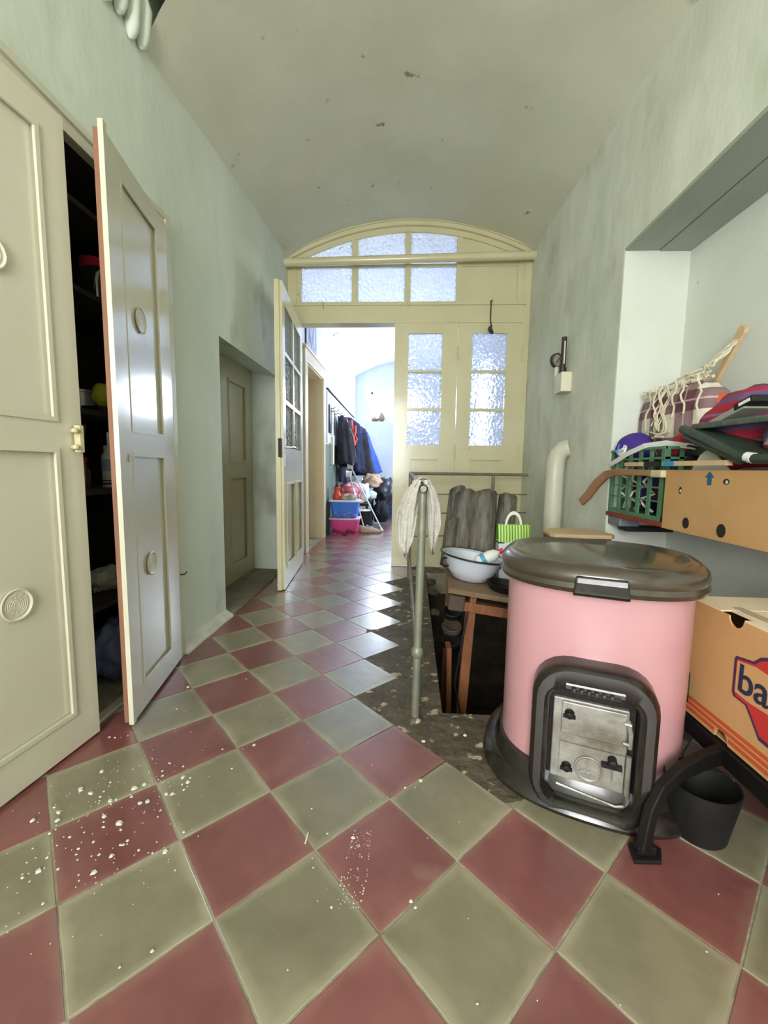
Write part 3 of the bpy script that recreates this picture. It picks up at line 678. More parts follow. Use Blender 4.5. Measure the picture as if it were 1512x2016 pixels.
# white pipe with elbow
pp = [(XR-.075, 2.93, z) for z in (.0, .3, .6, .95)]+[(XR-.072, 2.93, 1.02), (XR-.06, 2.92, 1.07), (XR-.035, 2.90, 1.105), (XR+.0, 2.88, 1.115)]
k = M((XR-.075, 2.93, 0)); k.tube(pp, .06, 18); o = k.build('drain_pipe', mat('pipe_ivory_paint', (214, 212, 192), (200, 198, 178), .45, 4, coat=.2), smooth=True); o.location = (XR-.075, 2.93, 0)
tag(o, 'thick ivory painted pipe bending into the right wall', 'pipe')

# ================================================================== RAILING AND TOWEL
t = thing('pipe_railing', 'grey welded pipe railing around the cellar opening', 'railing', (.055, 1.513, 0)); O = (.055, 1.513, 0)
YA, YB = 1.513, 3.55
M(O).tube([(.052, YA, 0), (.055, YA, .27), (.062, YA, .885)], .0155, 14).build('post', PIPE, t, smooth=True)
M(O).tube([(.038, YB, 0), (.036, YB, .917)], .0155, 12).build('post', PIPE, t, smooth=True)
k = M(O); k.tube([(.062, YA-.03, .888), (.05, 2.5, .902), (.036, YB, .917)], .016, 14, cap=False); k.tube([(.062, YA-.03, .888), (.062, YA-.02, .888)], .0115, 14); k.build('top_rail', PIPE, t, smooth=True)
M(O).tube([(.056, YA, .27), (.038, YB, .20)], .0125, 10).build('lower_rail', PIPE, t, smooth=True)
M(O).tube([(.036, YB, .917), (1.095, 3.82, .917)], .0135, 10).build('end_rail', PIPE, t, smooth=True)
M(O).tube([(.77, 3.74, 0), (.77, 3.74, .917)], .0135, 10).build('post', PIPE, t, smooth=True)
for z in (.74, .575, .375): M(O).tube([(.037, YB, z), (1.095, 3.82, z)], .006, 8).build('thin_rod', PIPE, t, smooth=True)
k = M(O); k.lathe([(.0155, -.02), (.022, -.012), (.023, .0), (.022, .014), (.0155, .022)], (.055, YA, .268), 14); k.build('coupling', PIPE, t, smooth=True)
k = M(O); k.lathe([(.032, 0), (.030, .006), (.018, .014)], (.052, YA, 0), 12); k.build('foot_flange', CEM, t, smooth=True)
# towel
def towel():
    O = (.06, 1.62, .62); k = M(O)
    def lobe(xs_in, xs_out, zs, y0, y1, seed):
        rings = []; nz = 22; n = 44
        def ip(arr, v):
            t_ = v*(len(arr)-1); i = min(int(t_), len(arr)-2); f_ = t_-i; f_ = f_*f_*(3-2*f_)*.5+f_*.5; return arr[i]*(1-f_)+arr[i+1]*f_
        for j in range(nz+1):
            v = j/nz; z = zs[0]+(zs[1]-zs[0])*v; xi, xo = ip(xs_in, v), ip(xs_out, v); ring = []
            for i in range(n):
                a = 2*PI*i/n; u = .5-.5*math.cos(a); s_ = 1 if a < PI else -1
                x = xi+(xo-xi)*u; fold = .012*math.sin(u*14+seed+v*2.5)+.008*math.sin(u*25-v*4+seed)+.014*mnoise.noise(Vector((u*3, v*3, seed)))
                th = (.030*(1-v)+.012)*abs(math.sin(a))**.5*s_
                y = y0+(y1-y0)*u*.5+.05*v+fold*(.3+v)-th
                zz = z+.018*v*math.sin(u*9+seed)
                ring.append((x, y, zz))
            rings.append(ring)
        k.loft(rings)
    lobe([.058, .050, .046, .042, .034, .012], [.030, -.012, -.034, -.036, -.030, .0], (.918, .615), 1.56, 1.60, 1)
    lobe([.064, .074, .080, .084, .092, .104], [.090, .122, .138, .142, .128, .116], (.918, .640), 1.56, 1.62, 4)
    k.grid(lambda u, v: (.060+.027*math.cos(PI*u), 1.525+.22*v, .893+.030*math.sin(PI*u)+.004*math.sin(v*9+u*5)), 14, 12)
    o = k.build('towel', TOWEL, smooth='all'); o.location = O
    tag(o, 'grubby white towel draped over the near end of the railing', 'towel')
towel()

# ================================================================== STOVE
SC = Vector((.615, 1.35, 0)); TH = -.36
def sup(a, b, z, n=2.6, N_=64, cx=0, cy=0):
    r = []
    for i in range(N_):
        t_ = 2*PI*i/N_; c_, s_ = math.cos(t_), math.sin(t_)
        r.append((cx+a*math.copysign(abs(c_)**(2/n), c_), cy+b*math.copysign(abs(s_)**(2/n), s_), z))
    return r
stv = thing('heating_stove', 'pink enamelled solid-fuel stove with dark brown lid and cast doors', 'stove', SC, TH)
M().loft([sup(.262, .240, z, cy=.008) for z in (.03, .2, .4, .665)]).build('body', PINK, stv, smooth=True)
k = M(); k.loft([sup(.318, .302, 0), sup(.322, .306, .012), sup(.312, .296, .03), sup(.285, .27, .045), sup(.274, .26, .075), sup(.268, .254, .085), sup(.262, .25, .085)]); k.build('base_flange', BROWN, stv, smooth=True)
k = M(); k.loft([sup(.266, .254, .628), sup(.284, .272, .632), sup(.290, .278, .645), sup(.284, .272, .658), sup(.288, .276, .670), sup(.284, .272, .688), sup(.268, .256, .703), sup(.244, .232, .707), sup(.226, .214, .697), sup(.214, .202, .699), sup(.1, .09, .706)])
lidm = mat('dusty_brown_enamel_lid', (46, 38, 32), (78, 68, 56), .28, 2.5, .03, 8, coat=.7)
k.build('lid', lidm, stv, smooth=True)
k = M(); k.loft([[(x, -.298+dy, z) for x, z in ((-.068, z0), (.068, z0), (.062, z1), (-.062, z1))] for dy, z0, z1 in ((.07, .628, .682), (.018, .626, .680), (.012, .636, .664))]); k.build('lid_latch', BROWN, stv, fix=True, bev=.004)
# firing-door surround
def rrect(w_, h_, r, cx, cz, y, n=6):
    pts = []
    for (sx, sz, a0) in ((1, 1, 0), (-1, 1, 90), (-1, -1, 180), (1, -1, 270)):
        for i in range(n+1):
            a = math.radians(a0+90*i/n); pts.append((cx+sx*(w_/2-r)+r*math.cos(a), y, cz+sz*(h_/2-r)+r*math.sin(a)))
    return pts
FC, FZ = .0, .222
k = M()
outer = [rrect(.312, .446, .102, FC, FZ-.008, y) for y in (-.18,)]+[rrect(.312, .446, .102, FC, FZ-.008, -.270), rrect(.304, .438, .098, FC, FZ-.008, -.290), rrect(.284, .418, .088, FC, FZ-.008, -.300),
    rrect(.245, .355, .055, FC-.0, FZ-.018, -.300), rrect(.225, .325, .04, FC, FZ-.022, -.288), rrect(.215, .315, .035, FC, FZ-.022, -.262), rrect(.214, .314, .035, FC, FZ-.022, -.235)]
k.loft(outer, cap=False); k.build('door_surround', BROWN, stv, smooth=True)
M().loft([rrect(.212, .312, .03, FC, FZ-.022, -.20), rrect(.212, .312, .03, FC, FZ-.022, -.245)]).build('inner_plate', IRON, stv, fix=True)
k = M(); k.box(-.078, .078, -.302, -.28, .366, .392); k.build('name_bar', BROWN, stv, bev=.008)
k = M(); k.tube([(-.055+.0, -.304, .374), (.06, -.304, .374)], .009, 8, flat=.4)
for i in range(6): k.lathe([(.0, .004), (.006, .002), (.007, 0)], (-.05+.018*i, -.311, .375), 8, Matrix.Rotation(PI/2, 3, 'X'))
k.build('embossed_badge', BROWN, stv, smooth=True)
M().box(-.098, .090, -.256, -.24, .083, .322).build('door_plate', CAST, stv, bev=.003)
ud = M().box(-.076, .085, -.263, -.254, .222, .316).build('upper_door', CAST, stv, bev=.003)
ldr = M(); ldr.box(-.076, .085, -.263, -.254, .090, .196); ldr.lathe([(.034, 0), (.037, .004), (.034, .005), (.030, .002), (.001, .003)], (.000, -.263, .135), 28, Matrix.Rotation(PI/2, 3, 'X'))
for i in range(3): ldr.box(-.004, .004, -.268, -.263, .138, .164, Matrix.Rotation(i*2*PI/3, 3, 'Y'), (0, -.265, .135))
ldr.lathe([(.0, .009), (.006, .007), (.007, 0)], (0, -.264, .127), 10, Matrix.Rotation(PI/2, 3, 'X')); ldr.tube([(.045, -.265, .165), (.058, -.265, .145), (.058, -.265, .118)], .003, 6)
lower = ldr.build('lower_door', CAST, stv, smooth=True)
def latch(x, z, par):
    k = M(); k.lathe([(.0, .022), (.009, .019), (.011, .012), (.008, .006), (.014, 0)], (x, -.262, z), 12, Matrix.Rotation(PI/2, 3, 'X')); k.box(x-.016, x+.016, -.268, -.262, z-.014, z-.004); k.build('knob', IRON, par, smooth=True)
latch(-.056, .285, ud); latch(-.056, .128, lower)
k = M(); k.lathe([(.0, .03), (.01, .026), (.012, .016), (.01, .006), (.012, 0)], (.056, -.262, .180), 12, Matrix.Rotation(PI/2, 3, 'X')); k.box(.03, .08, -.275, -.262, .158, .170); k.build('air_slide', IRON, stv, smooth=True)
k = M(); k.tube([(.086, -.262, .30), (.094, -.266, .265), (.094, -.266, .225)], .006, 8); k.tube([(.078, -.264, .290), (.095, -.266, .290)], .006, 8); k.tube([(.078, -.264, .235), (.095, -.266, .235)], .006, 8); k.tube([(.094, -.264, .20), (.094, -.264, .09)], .007, 8); k.build('hinge', CAST, stv, smooth=True)
k = M(); k.tube([(-.08, -.262, .066), (.07, -.27, .052), (.09, -.27, .060)], .004, 6); k.build('ash_lip', CAST, stv, smooth=True)
# flue joint at the right side
k = M(); k.tube([(.20, .05, .30), (.285, .03, .30)], .05, 16); k.build('flue_stub', IRON, stv, smooth=True)

# ================================================================== BOX STAND, SCUTTLE, LOWER BOX
t = thing('iron_stand', 'black cast-iron stand carrying the lower cardboard box', 'stand', (.62, .975, 0)); O = (.62, .975, 0)
k = M(O); k.box(.875, 1.34, .55, .58, .165, .215).box(.875, 1.34, 1.27, 1.30, .165, .215).box(.875, .905, .55, 1.30, .165, .215).box(1.31, 1.34, .55, 1.30, .165, .215).box(.875, 1.34, .55, 1.30, .206, .217)
k.build('top_frame', IRON, t, bev=.004)
for i, (x, y) in enumerate(((.892, .56), (1.325, .56), (1.325, 1.285))): M(O).box(x-.016, x+.016, y-.01, y+.01, 0, .17).build('leg', IRON, t)
k = M(O)
pts = [Vector(p) for p in ((.612, .978, .018), (.618, .985, .06), (.635, 1.0, .11), (.67, 1.02, .155), (.73, 1.05, .18), (.80, 1.08, .19), (.89, 1.12, .19))]
wv = [.036, .028, .028, .032, .038, .045, .05]; rings = []
for i, p in enumerate(pts):
    tt = (pts[min(i+1, 6)]-pts[max(i-1, 0)]).normalized(); sd = Vector((.37, -.93, 0)); up = sd.cross(tt).normalized()
    a = sd*.012; b = up*wv[i]/2; rings.append([p+a+b, p-a+b, p-a-b, p+a-b])
k.loft(rings); k.build('leg', IRON, t, fix=True, bev=.003)
k = M(O); k.prism([(.588, 1.005), (.578, .955), (.645, .958), (.665, .995), (.640, 1.02)], 'z', 0, .010); k.box(.595, .640, .972, 1.000, .008, .03); k.build('foot_plate', IRON, t, bev=.002)
t = thing('coal_scuttle', 'round black coal scuttle in the shadow beside the stove', 'scuttle', (.80, 1.065, 0)); O = (.80, 1.065, 0)
k = M(O); k.lathe([(.058, 0), (.064, .008), (.082, .12), (.085, .15), (.082, .15), (.078, .12), (.060, .012), (.001, .01)], (.80, 1.065, 0), 32, Matrix.Identity(3)); k.build('bucket', BLACK, t, smooth=True)
k = M(O); k.tube([(.80+.084*math.cos(a), 1.065+.084*math.sin(a)*.2, .148+.02*math.sin(a)) for a in [PI*i/10 for i in range(11)]], .003, 6); k.build('bail_handle', IRON, t, smooth=True)

def cardbox(name, label, x0, x1, y0, y1, z0, z1, loc):
    t = thing(name, label, 'box', loc); return t
BX0, BX1, BY0, BY1, BZ0, BZ1 = .885, 1.33, .80, 1.304, .222, .575
LB = (.885, 1.304, .222)
t = thing('banana_box', 'lower cardboard fruit box with red stripes and printed oval logo', 'box', LB)
def yzpoly_with_bites(): 
    p = [(BY0, BZ0), (1.10, BZ0)]
    for i in range(7): a = PI-PI*i/6; p.append((1.128-.024*math.cos(a-PI)*1, BZ0+.028*math.sin(a)))
    p += [(1.15, BZ0), (BY1, BZ0), (BY1, BZ1)]
    for i in range(9): a = PI*i/8; p.append((1.118+.026*math.cos(a), BZ1-.030*math.sin(a)))
    p += [(BY0, BZ1)]
    return p
pb = yzpoly_with_bites()
# order bottom bite properly
pb = [(BY0, BZ0), (1.104, BZ0)]+[(1.128-.024*math.cos(PI*i/6), BZ0+.030*math.sin(PI*i/6)) for i in range(1, 6)]+[(1.152, BZ0), (BY1, BZ0), (BY1, BZ1)]+[(1.118+.026*math.cos(PI*i/8), BZ1-.026*math.sin(PI*i/8)) for i in range(9)]+[(BY0, BZ1)]
k = M(LB); k.prism(pb, 'x', BX0, BX0+.005); k.build('front_wall', CARD, t, fix=True)
k = M(LB); k.box(BX0+.005, BX1, BY1-.005, BY1, BZ0, BZ1).box(BX1-.005, BX1, BY0, BY1-.005, BZ0, BZ1).box(BX0+.005, BX1, BY0, BY0+.005, BZ0, BZ1).box(BX0+.005, BX1-.005, BY0+.005, BY1-.005, BZ0, BZ0+.005); k.build('walls', CARD, t)
k = M(LB); k.box(BX0+.001, BX1, BY1-.13, BY1, BZ1, BZ1+.004).box(BX0+.001, BX1, BY0, 1.092, BZ1, BZ1+.004).box(BX0+.03, BX1, 1.092, BY1-.13, BZ1-.001, BZ1+.003); k.build('lid_flap', CARDL, t)
k = M(LB); k.box(BX0+.05, BX0+.075, .95, 1.20, BZ1+.0042, BZ1+.005); k.build('printed_smudge', mat('grey_print', (176, 156, 132), None, .8), t)
for i in range(3):
    z = .238+.017*i
    for ya, yb in (((BY0, BY1),) if i > 0 else ((BY0, 1.102), (1.154, BY1))):
        M(LB).box(BX0-.0006, BX0, ya, yb, z-.0058, z+.0058).build('printed_stripe', RUST, t)
# logo: badge with letters (face looks towards -x; rightwards in view is -y)
def facep(pts, x0, x1, nm, m): return M(LB).prism(pts, 'x', x0, x1).build(nm, m, t, fix=True)
badge = [(1.104, .478), (1.108, .470), (1.106, .378), (1.100, .368), (1.060, .365), (1.040, .340), (1.012, .302), (.975, .300), (.94, .33), (.91, .365), (.86, .372), (.85, .47), (.87, .50), (.93, .52), (.99, .525), (1.03, .508), (1.050, .488)]
facep(badge, BX0-.0012, BX0-.0004, 'logo_outline', PURINK)
cx_, cz_ = .98, .42
inner = [(cx_+(y-cx_)*.935, cz_+(z-cz_)*.91) for y, z in badge]; facep(inner, BX0-.0016, BX0-.0012, 'logo_ground', REDINK)
facep([(1.097, .468), (1.096, .383), (1.05, .378), (.87, .386), (.87, .462), (1.04, .478)], BX0-.0022, BX0-.0016, 'logo_band', CARD)
mtx = Matrix.Translation(Vector((BX0-.0026, 1.091, .393))-Vector(LB)) @ Matrix.Rotation(-PI/2, 4, 'Z') @ Matrix.Rotation(PI/2, 4, 'X')
text_mesh('ba', .105, INK, 'logo_lettering', t, mtx, bold=.0012)

# ================================================================== SHELF AND ITS LOAD
o = M((1.25, 1.3, .72)).box(1.088, NX, .2, NY-.008, .725, .745).build('red_shelf', REDSH, bev=.003); o.location = (1.25, 1.3, .72)
tag(o, 'long red-painted wall shelf in the recess', 'shelf')
t = thing('shelf_bracket', 'grey plastic box bracket under the far end of the red shelf', 'bracket', (1.20, 2.25, .69))
M().box(-.10, .0, -.07, .055, -.012, .034).build('housing', mat('blue_grey_plastic', (120, 126, 136), None, .5), t, bev=.004); M().box(-.07, .16, -.09, .0, -.035, -.012).build('dark_base', BLACK, t, bev=.003)
# crate
t = thing('plastic_crate', 'green slatted plastic crate full of sports gear on the shelf', 'crate', (1.25, 2.06, .745)); O = (1.25, 2.06, .745)
cx0, cx1, cy0, cy1, cz0, cz1 = 1.098, 1.405, 1.84, 2.30, .746, 1.07
k = M(O); k.box(cx0, cx1, cy0, cy1, cz0, cz0+.006)
for z0, z1, e in ((cz0, cz0+.02, .004), (cz1-.055, cz1-.045, .006), (cz1-.012, cz1, .008)):
    M(O).box(cx0-e, cx0+.006, cy0, cy1, z0, z1).box(cx1-.006, cx1, cy0, cy1, z0, z1).box(cx0, cx1, cy0, cy0+.006, z0, z1).box(cx0, cx1, cy1-.006, cy1, z0, z1).build('rim', CRATEG, t)
k.build('crate_bottom', CRATEG, t)
for i in range(6):
    y = cy0+.012+(cy1-cy0-.024)*i/5; M(O).box(cx0-.004, cx0+.004, y-.011, y+.011, cz0+.02, cz1-.012).build('slat', CRATEG, t)
for z in (cz0+.085, cz0+.145): M(O).box(cx0-.003, cx0+.003, cy0, cy1, z-.003, z+.004).build('slat', CRATEG, t)
for i in range(6):
    x = cx0+.012+(cx1-cx0-.024)*i/5
    M(O).box(x-.009, x+.009, cy0, cy0+.005, cz0+.02, cz1-.012).build('slat', CRATEG, t); M(O).box(x-.009, x+.009, cy1-.005, cy1, cz0+.02, cz1-.012).build('slat', CRATEG, t)
k = M((1.2, 2.0, .76))
for i, (y, s, c_) in enumerate(((2.2, 0, 0), (2.10, 1, 0), (2.0, 2, 0))):
    pts = [(1.125+.02*math.sin(j*1.7+s), y+.035*math.sin(j*2.3+s*2), .775+.028*j) for j in range(9)]; k.tube(pts, .006, 6)
o = k.build('white_laces', NET, smooth=True); o.location = (1.2, 2.0, .76); tag(o, 'tangled white laces inside the green crate', 'laces')
o = M((1.25, 1.97, .76)).blob((1.25, 1.96, .86), (.10, .09, .1), 5, .2, flatz=-.1).build('dark_red_cloth', mat('maroon_cloth', (110, 26, 36), (84, 20, 30), .9, 6, .3), smooth='all'); o.location = (1.25, 1.97, .76); tag(o, 'dark red cloth stuffed low in the green crate', 'cloth')
o = M((1.27, 2.18, .76)).blob((1.27, 2.19, .86), (.10, .09, .1), 9, .15, flatz=-.1).build('indigo_cloth', mat('indigo_cloth', (54, 44, 104), None, .9), smooth='all'); o.location = (1.27, 2.18, .76); tag(o, 'indigo cloth stuffed at the far end of the green crate', 'cloth')
# hockey stick with blade sticking out (blade to the left)
t = thing('hockey_stick', 'worn wooden hockey stick whose blade hangs over the shelf edge', 'hockey stick', (1.06, 2.2, .96)); O = (1.06, 2.2, .96)
bl = [Vector(p) for p in ((1.075, 1.85, .953), (1.055, 2.0, .957), (1.040, 2.12, .957), (1.030, 2.21, .940), (1.010, 2.27, .89), (.995, 2.32, .83), (.975, 2.36, .785))]
wd = [.026, .028, .034, .044, .05, .05, .044]; rings = []
for i, p in enumerate(bl):
    tt = (bl[min(i+1, 6)]-bl[max(i-1, 0)]).normalized(); sd = Vector((1, .25, 0)).normalized(); up = sd.cross(tt).normalized(); a = sd*.009; b = up*wd[i]/2
    rings.append([p+a+b, p-a+b, p-a-b, p+a-b])
M(O).loft(rings).build('blade', BIRCH, t, fix=True, bev=.003)
M(O).box(1.062, 1.088, 1.80, 1.88, .936, .968).build('tape_wrap', mat('pale_tape', (210, 196, 160), None, .6), t, bev=.006)
# second stick lying over the crate
t = thing('taped_stick', 'pale wooden stick with black tape and a blue band across the crate', 'hockey stick', (1.12, 2.0, .99)); O = (1.12, 2.0, .99)
def seg(y0, y1, m, nm, e=0): 
    f_ = lambda y: 1.072+(y-1.45)*.004
    M(O).loft([[(f_(y)-.012-e, y, .985-e), (f_(y)+.012+e, y, .985-e), (f_(y)+.012+e, y, 1.003+e), (f_(y)-.012-e, y, 1.003+e)] for y in (y0, y1)]).build(nm, m, t, fix=True)
seg(1.45, 2.10, WOODL, 'shaft'); seg(1.80, 1.93, BLACK, 'grip_tape', .002); seg(1.72, 1.79, mat('sky_blue_tape', (60, 140, 190), None, .5), 'colour_band', .0015)
ribbon([(1.075, 2.27, .995), (1.072, 2.20, 1.012), (1.072, 2.10, 1.045), (1.085, 1.98, 1.078), (1.12, 1.88, 1.085), (1.2, 1.78, 1.06), (1.22, 1.72, 1.03)], .022, .006, WHITEP, 'white_strap', None, (0, 0, 0), (1, 0, .4))
tag(bpy.data.objects['white_strap'], 'white webbing strap looping over the front of the crate', 'strap')
o = M((1.2, 1.98, 1.0)).blob((1.21, 1.95, 1.015), (.07, .13, .03), 8, .15).build('black_glove', COATK, smooth='all'); o.location = (1.2, 1.98, 1.0); tag(o, 'black padded glove lying under the white strap', 'glove')
t = thing('carry_bag', 'dark green flat case lying across the crate top', 'case', (1.27, 1.82, 1.03)); M().box(-.08, .09, -.13, .13, -.0, .05, Matrix.Rotation(.1, 3, 'X')).build('case_body', DKGREEN, t, bev=.01); M().tube([(-.085, -.04, .03), (-.1, -.02, .04), (-.1, .02, .04), (-.085, .04, .03)], .005, 6).build('handle', BLACK, t, smooth=True)
# purple cap
t = thing('purple_cap', 'bright purple cap with a white emblem on top of the crate', 'cap', (1.165, 2.205, 1.06)); 
M().blob((0, 0, .02), (.085, .108, .075), 2, .06, flatz=-.05).build('crown', PURPLE, t, smooth='all')
k = M(); mt = Matrix.Rotation(-PI/2+.35, 3, 'Y'); k.lathe([(.017, .003), (.028, .005), (.030, .0), (.028, -.004), (.017, -.002)], (-.082, -.035, .005), 20, mt, sy=1.1); k.tube([(-.094, .0, .0), (-.090, -.06, .012)], .006, 6); k.build('emblem', WHITEP, t, smooth=True)
k = M(); k.tube([(-.092, -.02, .035), (-.100, -.022, .01), (-.1, -.022, -.015)], .004, 6); k.build('emblem_stroke', mat('azure', (40, 120, 210), None, .6), t)
# plaid bag
t = thing('plaid_bag', 'maroon and white plaid padded bag standing at the back of the recess', 'bag', (1.262, 2.04, 1.02)); 
M().blob((0, .0, .165), (.07, .262, .165), 11, .04, nu=56, nv=30, sq=.55).build('bag_body', PLAID, t, smooth='all')
M().tube([(-.02, -.23+.038*i, .332+.006*math.sin(i*1.9)) for i in range(13)], .007, 6).build('piping', NET, t, smooth=True)
# wooden stick leaning, with cord net
t = thing('net_with_handle', 'cream cord net hanging from a leaning wooden handle', 'net', (1.33, 1.9, 1.3)); O = (1.33, 1.9, 1.3)
k = M(O); p0, p1 = Vector((1.34, 2.05, 1.20)), Vector((1.34, 1.80, 1.545)); tt = (p1-p0).normalized(); sd = Vector((1, 0, 0)); up = sd.cross(tt)
k.loft([[q_+sd*.009+up*w_, q_-sd*.009+up*w_, q_-sd*.009-up*w_, q_+sd*.009-up*w_] for q_, w_ in ((p0, .014), (p0+tt*.2, .014), (p0+tt*.34, .017), (p1-tt*.02, .022), (p1, .016))]); k.build('handle', WOODL, t, fix=True, bev=.003)
random.seed(5)
net = M(O); top = Vector((1.322, 1.815, 1.50))
def cord(a, b, sag=.02, r=.0032, n_=7, wob=.006):
    a, b = Vector(a), Vector(b); ph = random.random()*6
    net.tube([a.lerp(b, i/n_)+Vector((wob*math.sin(ph+i*1.3), wob*math.cos(ph+i*1.9), -sag*math.sin(PI*i/n_))) for i in range(n_+1)], r, 5)
lows = [Vector((1.212+.01*math.sin(i*2), 1.80+.45*i/9, 1.365-.006*(i % 3))) for i in range(10)]
for i, lw in enumerate(lows):
    pin = Vector((1.27, 1.88+.022*i, 1.40-.004*i)); cord(top+Vector((0, .01*random.random(), -.02*random.random())), pin, .008); cord(pin, lw, .012)
    if i % 2 == 0: cord(lw, lw+Vector((0, .05, -.006)), .02)
    if i < 9: cord(lw, lows[i+1], .012, .0045)
for i in (0, 2, 3, 5, 6, 7): cord(lows[i]+Vector((-.03, 0, 0)), (1.176, lows[i].y+random.uniform(-.03, .01), 1.18+random.uniform(-.03, .03)), .0, .004)
for i in range(7): cord((1.20, 2.03+.012*i, 1.36), (1.170, 1.99+.016*i, 1.13+.008*i), .0, .0036, wob=.010)
for i in range(7): cord((1.27, 1.90+.02*i, 1.405), (1.25, 1.93+.04*i, 1.375), .004, .003); cord((1.26, 1.86+.03*i, 1.40), (1.30, 1.88+.01*i, 1.43), .004, .003)
for i in range(5): cord((1.170, 1.96+.03*i, 1.15), (1.165, 2.06-.02*i, 1.12), .01, .0035, wob=.012)
net.build('cord_mesh', NET, t, smooth=True)
# red / violet bundle
o = M((1.30, 1.62, 1.0)).blob((1.29, 1.62, 1.13), (.11, .25, .155), 21, .1, nu=36, nv=22).build('striped_blanket', BUNDLE, smooth='all'); o.location = (1.30, 1.62, 1.0); tag(o, 'rolled red blanket with violet and grey stripes at the frame edge', 'blanket')
o = M((1.27, 1.82, 1.2)).blob((1.27, 1.80, 1.235), (.03, .035, .045), 15, .2).build('orange_cloth_knot', mat('orange_cloth', (200, 96, 70), None, .9), smooth='all'); o.location = (1.27, 1.82, 1.2); tag(o, 'small orange cloth knot beside the striped blanket', 'cloth')
o = M((1.2, 1.85, 1.05)).blob((1.20, 1.86, 1.09), (.05, .12, .045), 17, .1, mtx=Matrix.Rotation(-.5, 3, 'X')).build('knitted_hat', REDF, smooth='all'); o.location = (1.2, 1.85, 1.05); tag(o, 'bright red cloth hat between the plaid bag and green folding chair', 'hat')
o = M((1.22, 1.33, 1.0)).blob((1.2, 1.36, 1.07), (.07, .10, .07), 19, .12).build('grey_red_jumper', GREYRED, smooth='all'); o.location = (1.22, 1.33, 1.0); tag(o, 'grey and red striped jumper under the green folded seat', 'jumper')
# electronic device
t = thing('radio', 'small grey and black radio perched above the green seat', 'radio', (1.16, 1.53, 1.155)); Rr = Matrix.Rotation(-.28, 3, 'X')
M().box(-.05, .05, -.07, .09, .0, .02, Rr, (0, 0, 0)).build('case', mat('grey_plastic', (150, 150, 140), None, .5), t, bev=.003)
M().box(-.052, .05, -.11, -.03, .006, .030, Rr, (0, 0, 0)).build('front_panel', BLACK, t, bev=.003); M().box(-.0545, -.052, -.100, -.055, .012, .022, Rr, (0, 0, 0)).build('display', WHITEP, t)
# green folded seat
t = thing('folding_chair', 'dark green padded folding chair lying open over the cardboard box', 'chair', (1.2, 1.4, .99)); O = (1.2, 1.4, .99)
k = M(O); 
def slab(pts, th):
    pts = [Vector(p) for p in pts]; nn = (pts[1]-pts[0]).cross(pts[2]-pts[0]).normalized()*th/2
    return [p+nn for p in pts], [p-nn for p in pts]
up_, lw_ = slab([(1.10, 1.70, 1.135), (1.40, 1.74, 1.165), (1.40, 1.20, 1.135), (1.09, 1.20, 1.125)], .022); k.loft([up_, lw_]); k.build('upper_pad', DKGREEN2, t, fix=True, bev=.006)
k = M(O); up_, lw_ = slab([(1.09, 1.70, 1.12), (1.40, 1.74, 1.13), (1.40, 1.34, 1.01), (1.07, 1.36, 1.005)], .024); k.loft([up_, lw_]); k.build('lower_pad', DKGREEN, t, fix=True, bev=.006)
k = M(O); k.tube([(1.075, 1.705, 1.128), (1.06, 1.52, 1.065), (1.055, 1.385, 1.012), (1.06, 1.32, 1.003), (1.07, 1.18, 1.003)], .016, 10); k.tube([(1.09, 1.71, 1.10), (1.07, 1.50, 1.035), (1.07, 1.40, 1.0)], .014, 10); k.build('padded_rim', DKGREEN, t, smooth=True)
k = M(O); k.tube([(1.057, 1.36, 1.010), (1.058, 1.335, 1.006)], .0168, 10); k.build('white_buckle', WHITEP, t, smooth=True)
k = M(O); k.loft([[(1.12, 1.30, .99), (1.36, 1.30, .99), (1.36, 1.18, .99), (1.08, 1.18, .99)], [(1.12, 1.30, 1.01), (1.36, 1.30, 1.01), (1.36, 1.18, 1.01), (1.08, 1.18, 1.01)]]); k.build('hinge_flap', DKGREEN, t, fix=True)
t = thing('paper_cone', 'pale grey paper triangle rising out of the upper box', 'paper', (1.13, 1.62, .95)); k = M(); k.prism([(-.13, 0), (.10, 0), (.045, .075), (-.0, .10), (-.03, .085)], 'x', -.01, -.004); k.build('sheet', PAPERW, t)
# upper cardboard box
UB = (1.082, 1.80, .746); t = thing('fruit_box', 'upper open cardboard box with blue arrow and hand holes on the shelf', 'box', UB)
ux0, ux1, uy0, uy1, uz0, uz1 = 1.082, 1.40, 1.16, 1.80, .746, .969
def ovpoly(cy, cz, ry, rz, n=14): return [(cy+ry*math.cos(2*PI*i/n), cz+rz*math.sin(2*PI*i/n)) for i in range(n)]
k = M(UB).box(ux0, ux0+.005, uy0, uy1, uz0-.02, uz1); fw_ = k.build('front_wall', CARD, t)
k = M(UB).box(ux0+.005, ux1, uy1-.005, uy1, uz0, uz1).box(ux1-.005, ux1, uy0, uy1-.005, uz0, uz1).box(ux0+.005, ux1, uy0, uy0+.005, uz0, uz1).box(ux0+.005, ux1-.005, uy0+.005, uy1-.005, uz0, uz0+.004); k.build('walls', CARD, t)
for cy, cz, ry, rz, m_ in ((1.652, .765, .019, .022, HOLE), (1.470, .762, .021, .024, HOLE), (1.700, .889, .009, .014, HOLE), (1.468, .930, .014, .010, HOLE)):
    h = M(UB).prism(ovpoly(cy, cz, ry, rz), 'x', ux0-.0007, ux0+.001).build('hand_hole', m_, t, fix=True)
for cy, cz in ((1.697, .887), (1.465, .929)): M(UB).prism(ovpoly(cy, cz, .006, .006), 'x', ux0-.0014, ux0-.0006).build('paper_seen_through', PAPERW, t, fix=True)
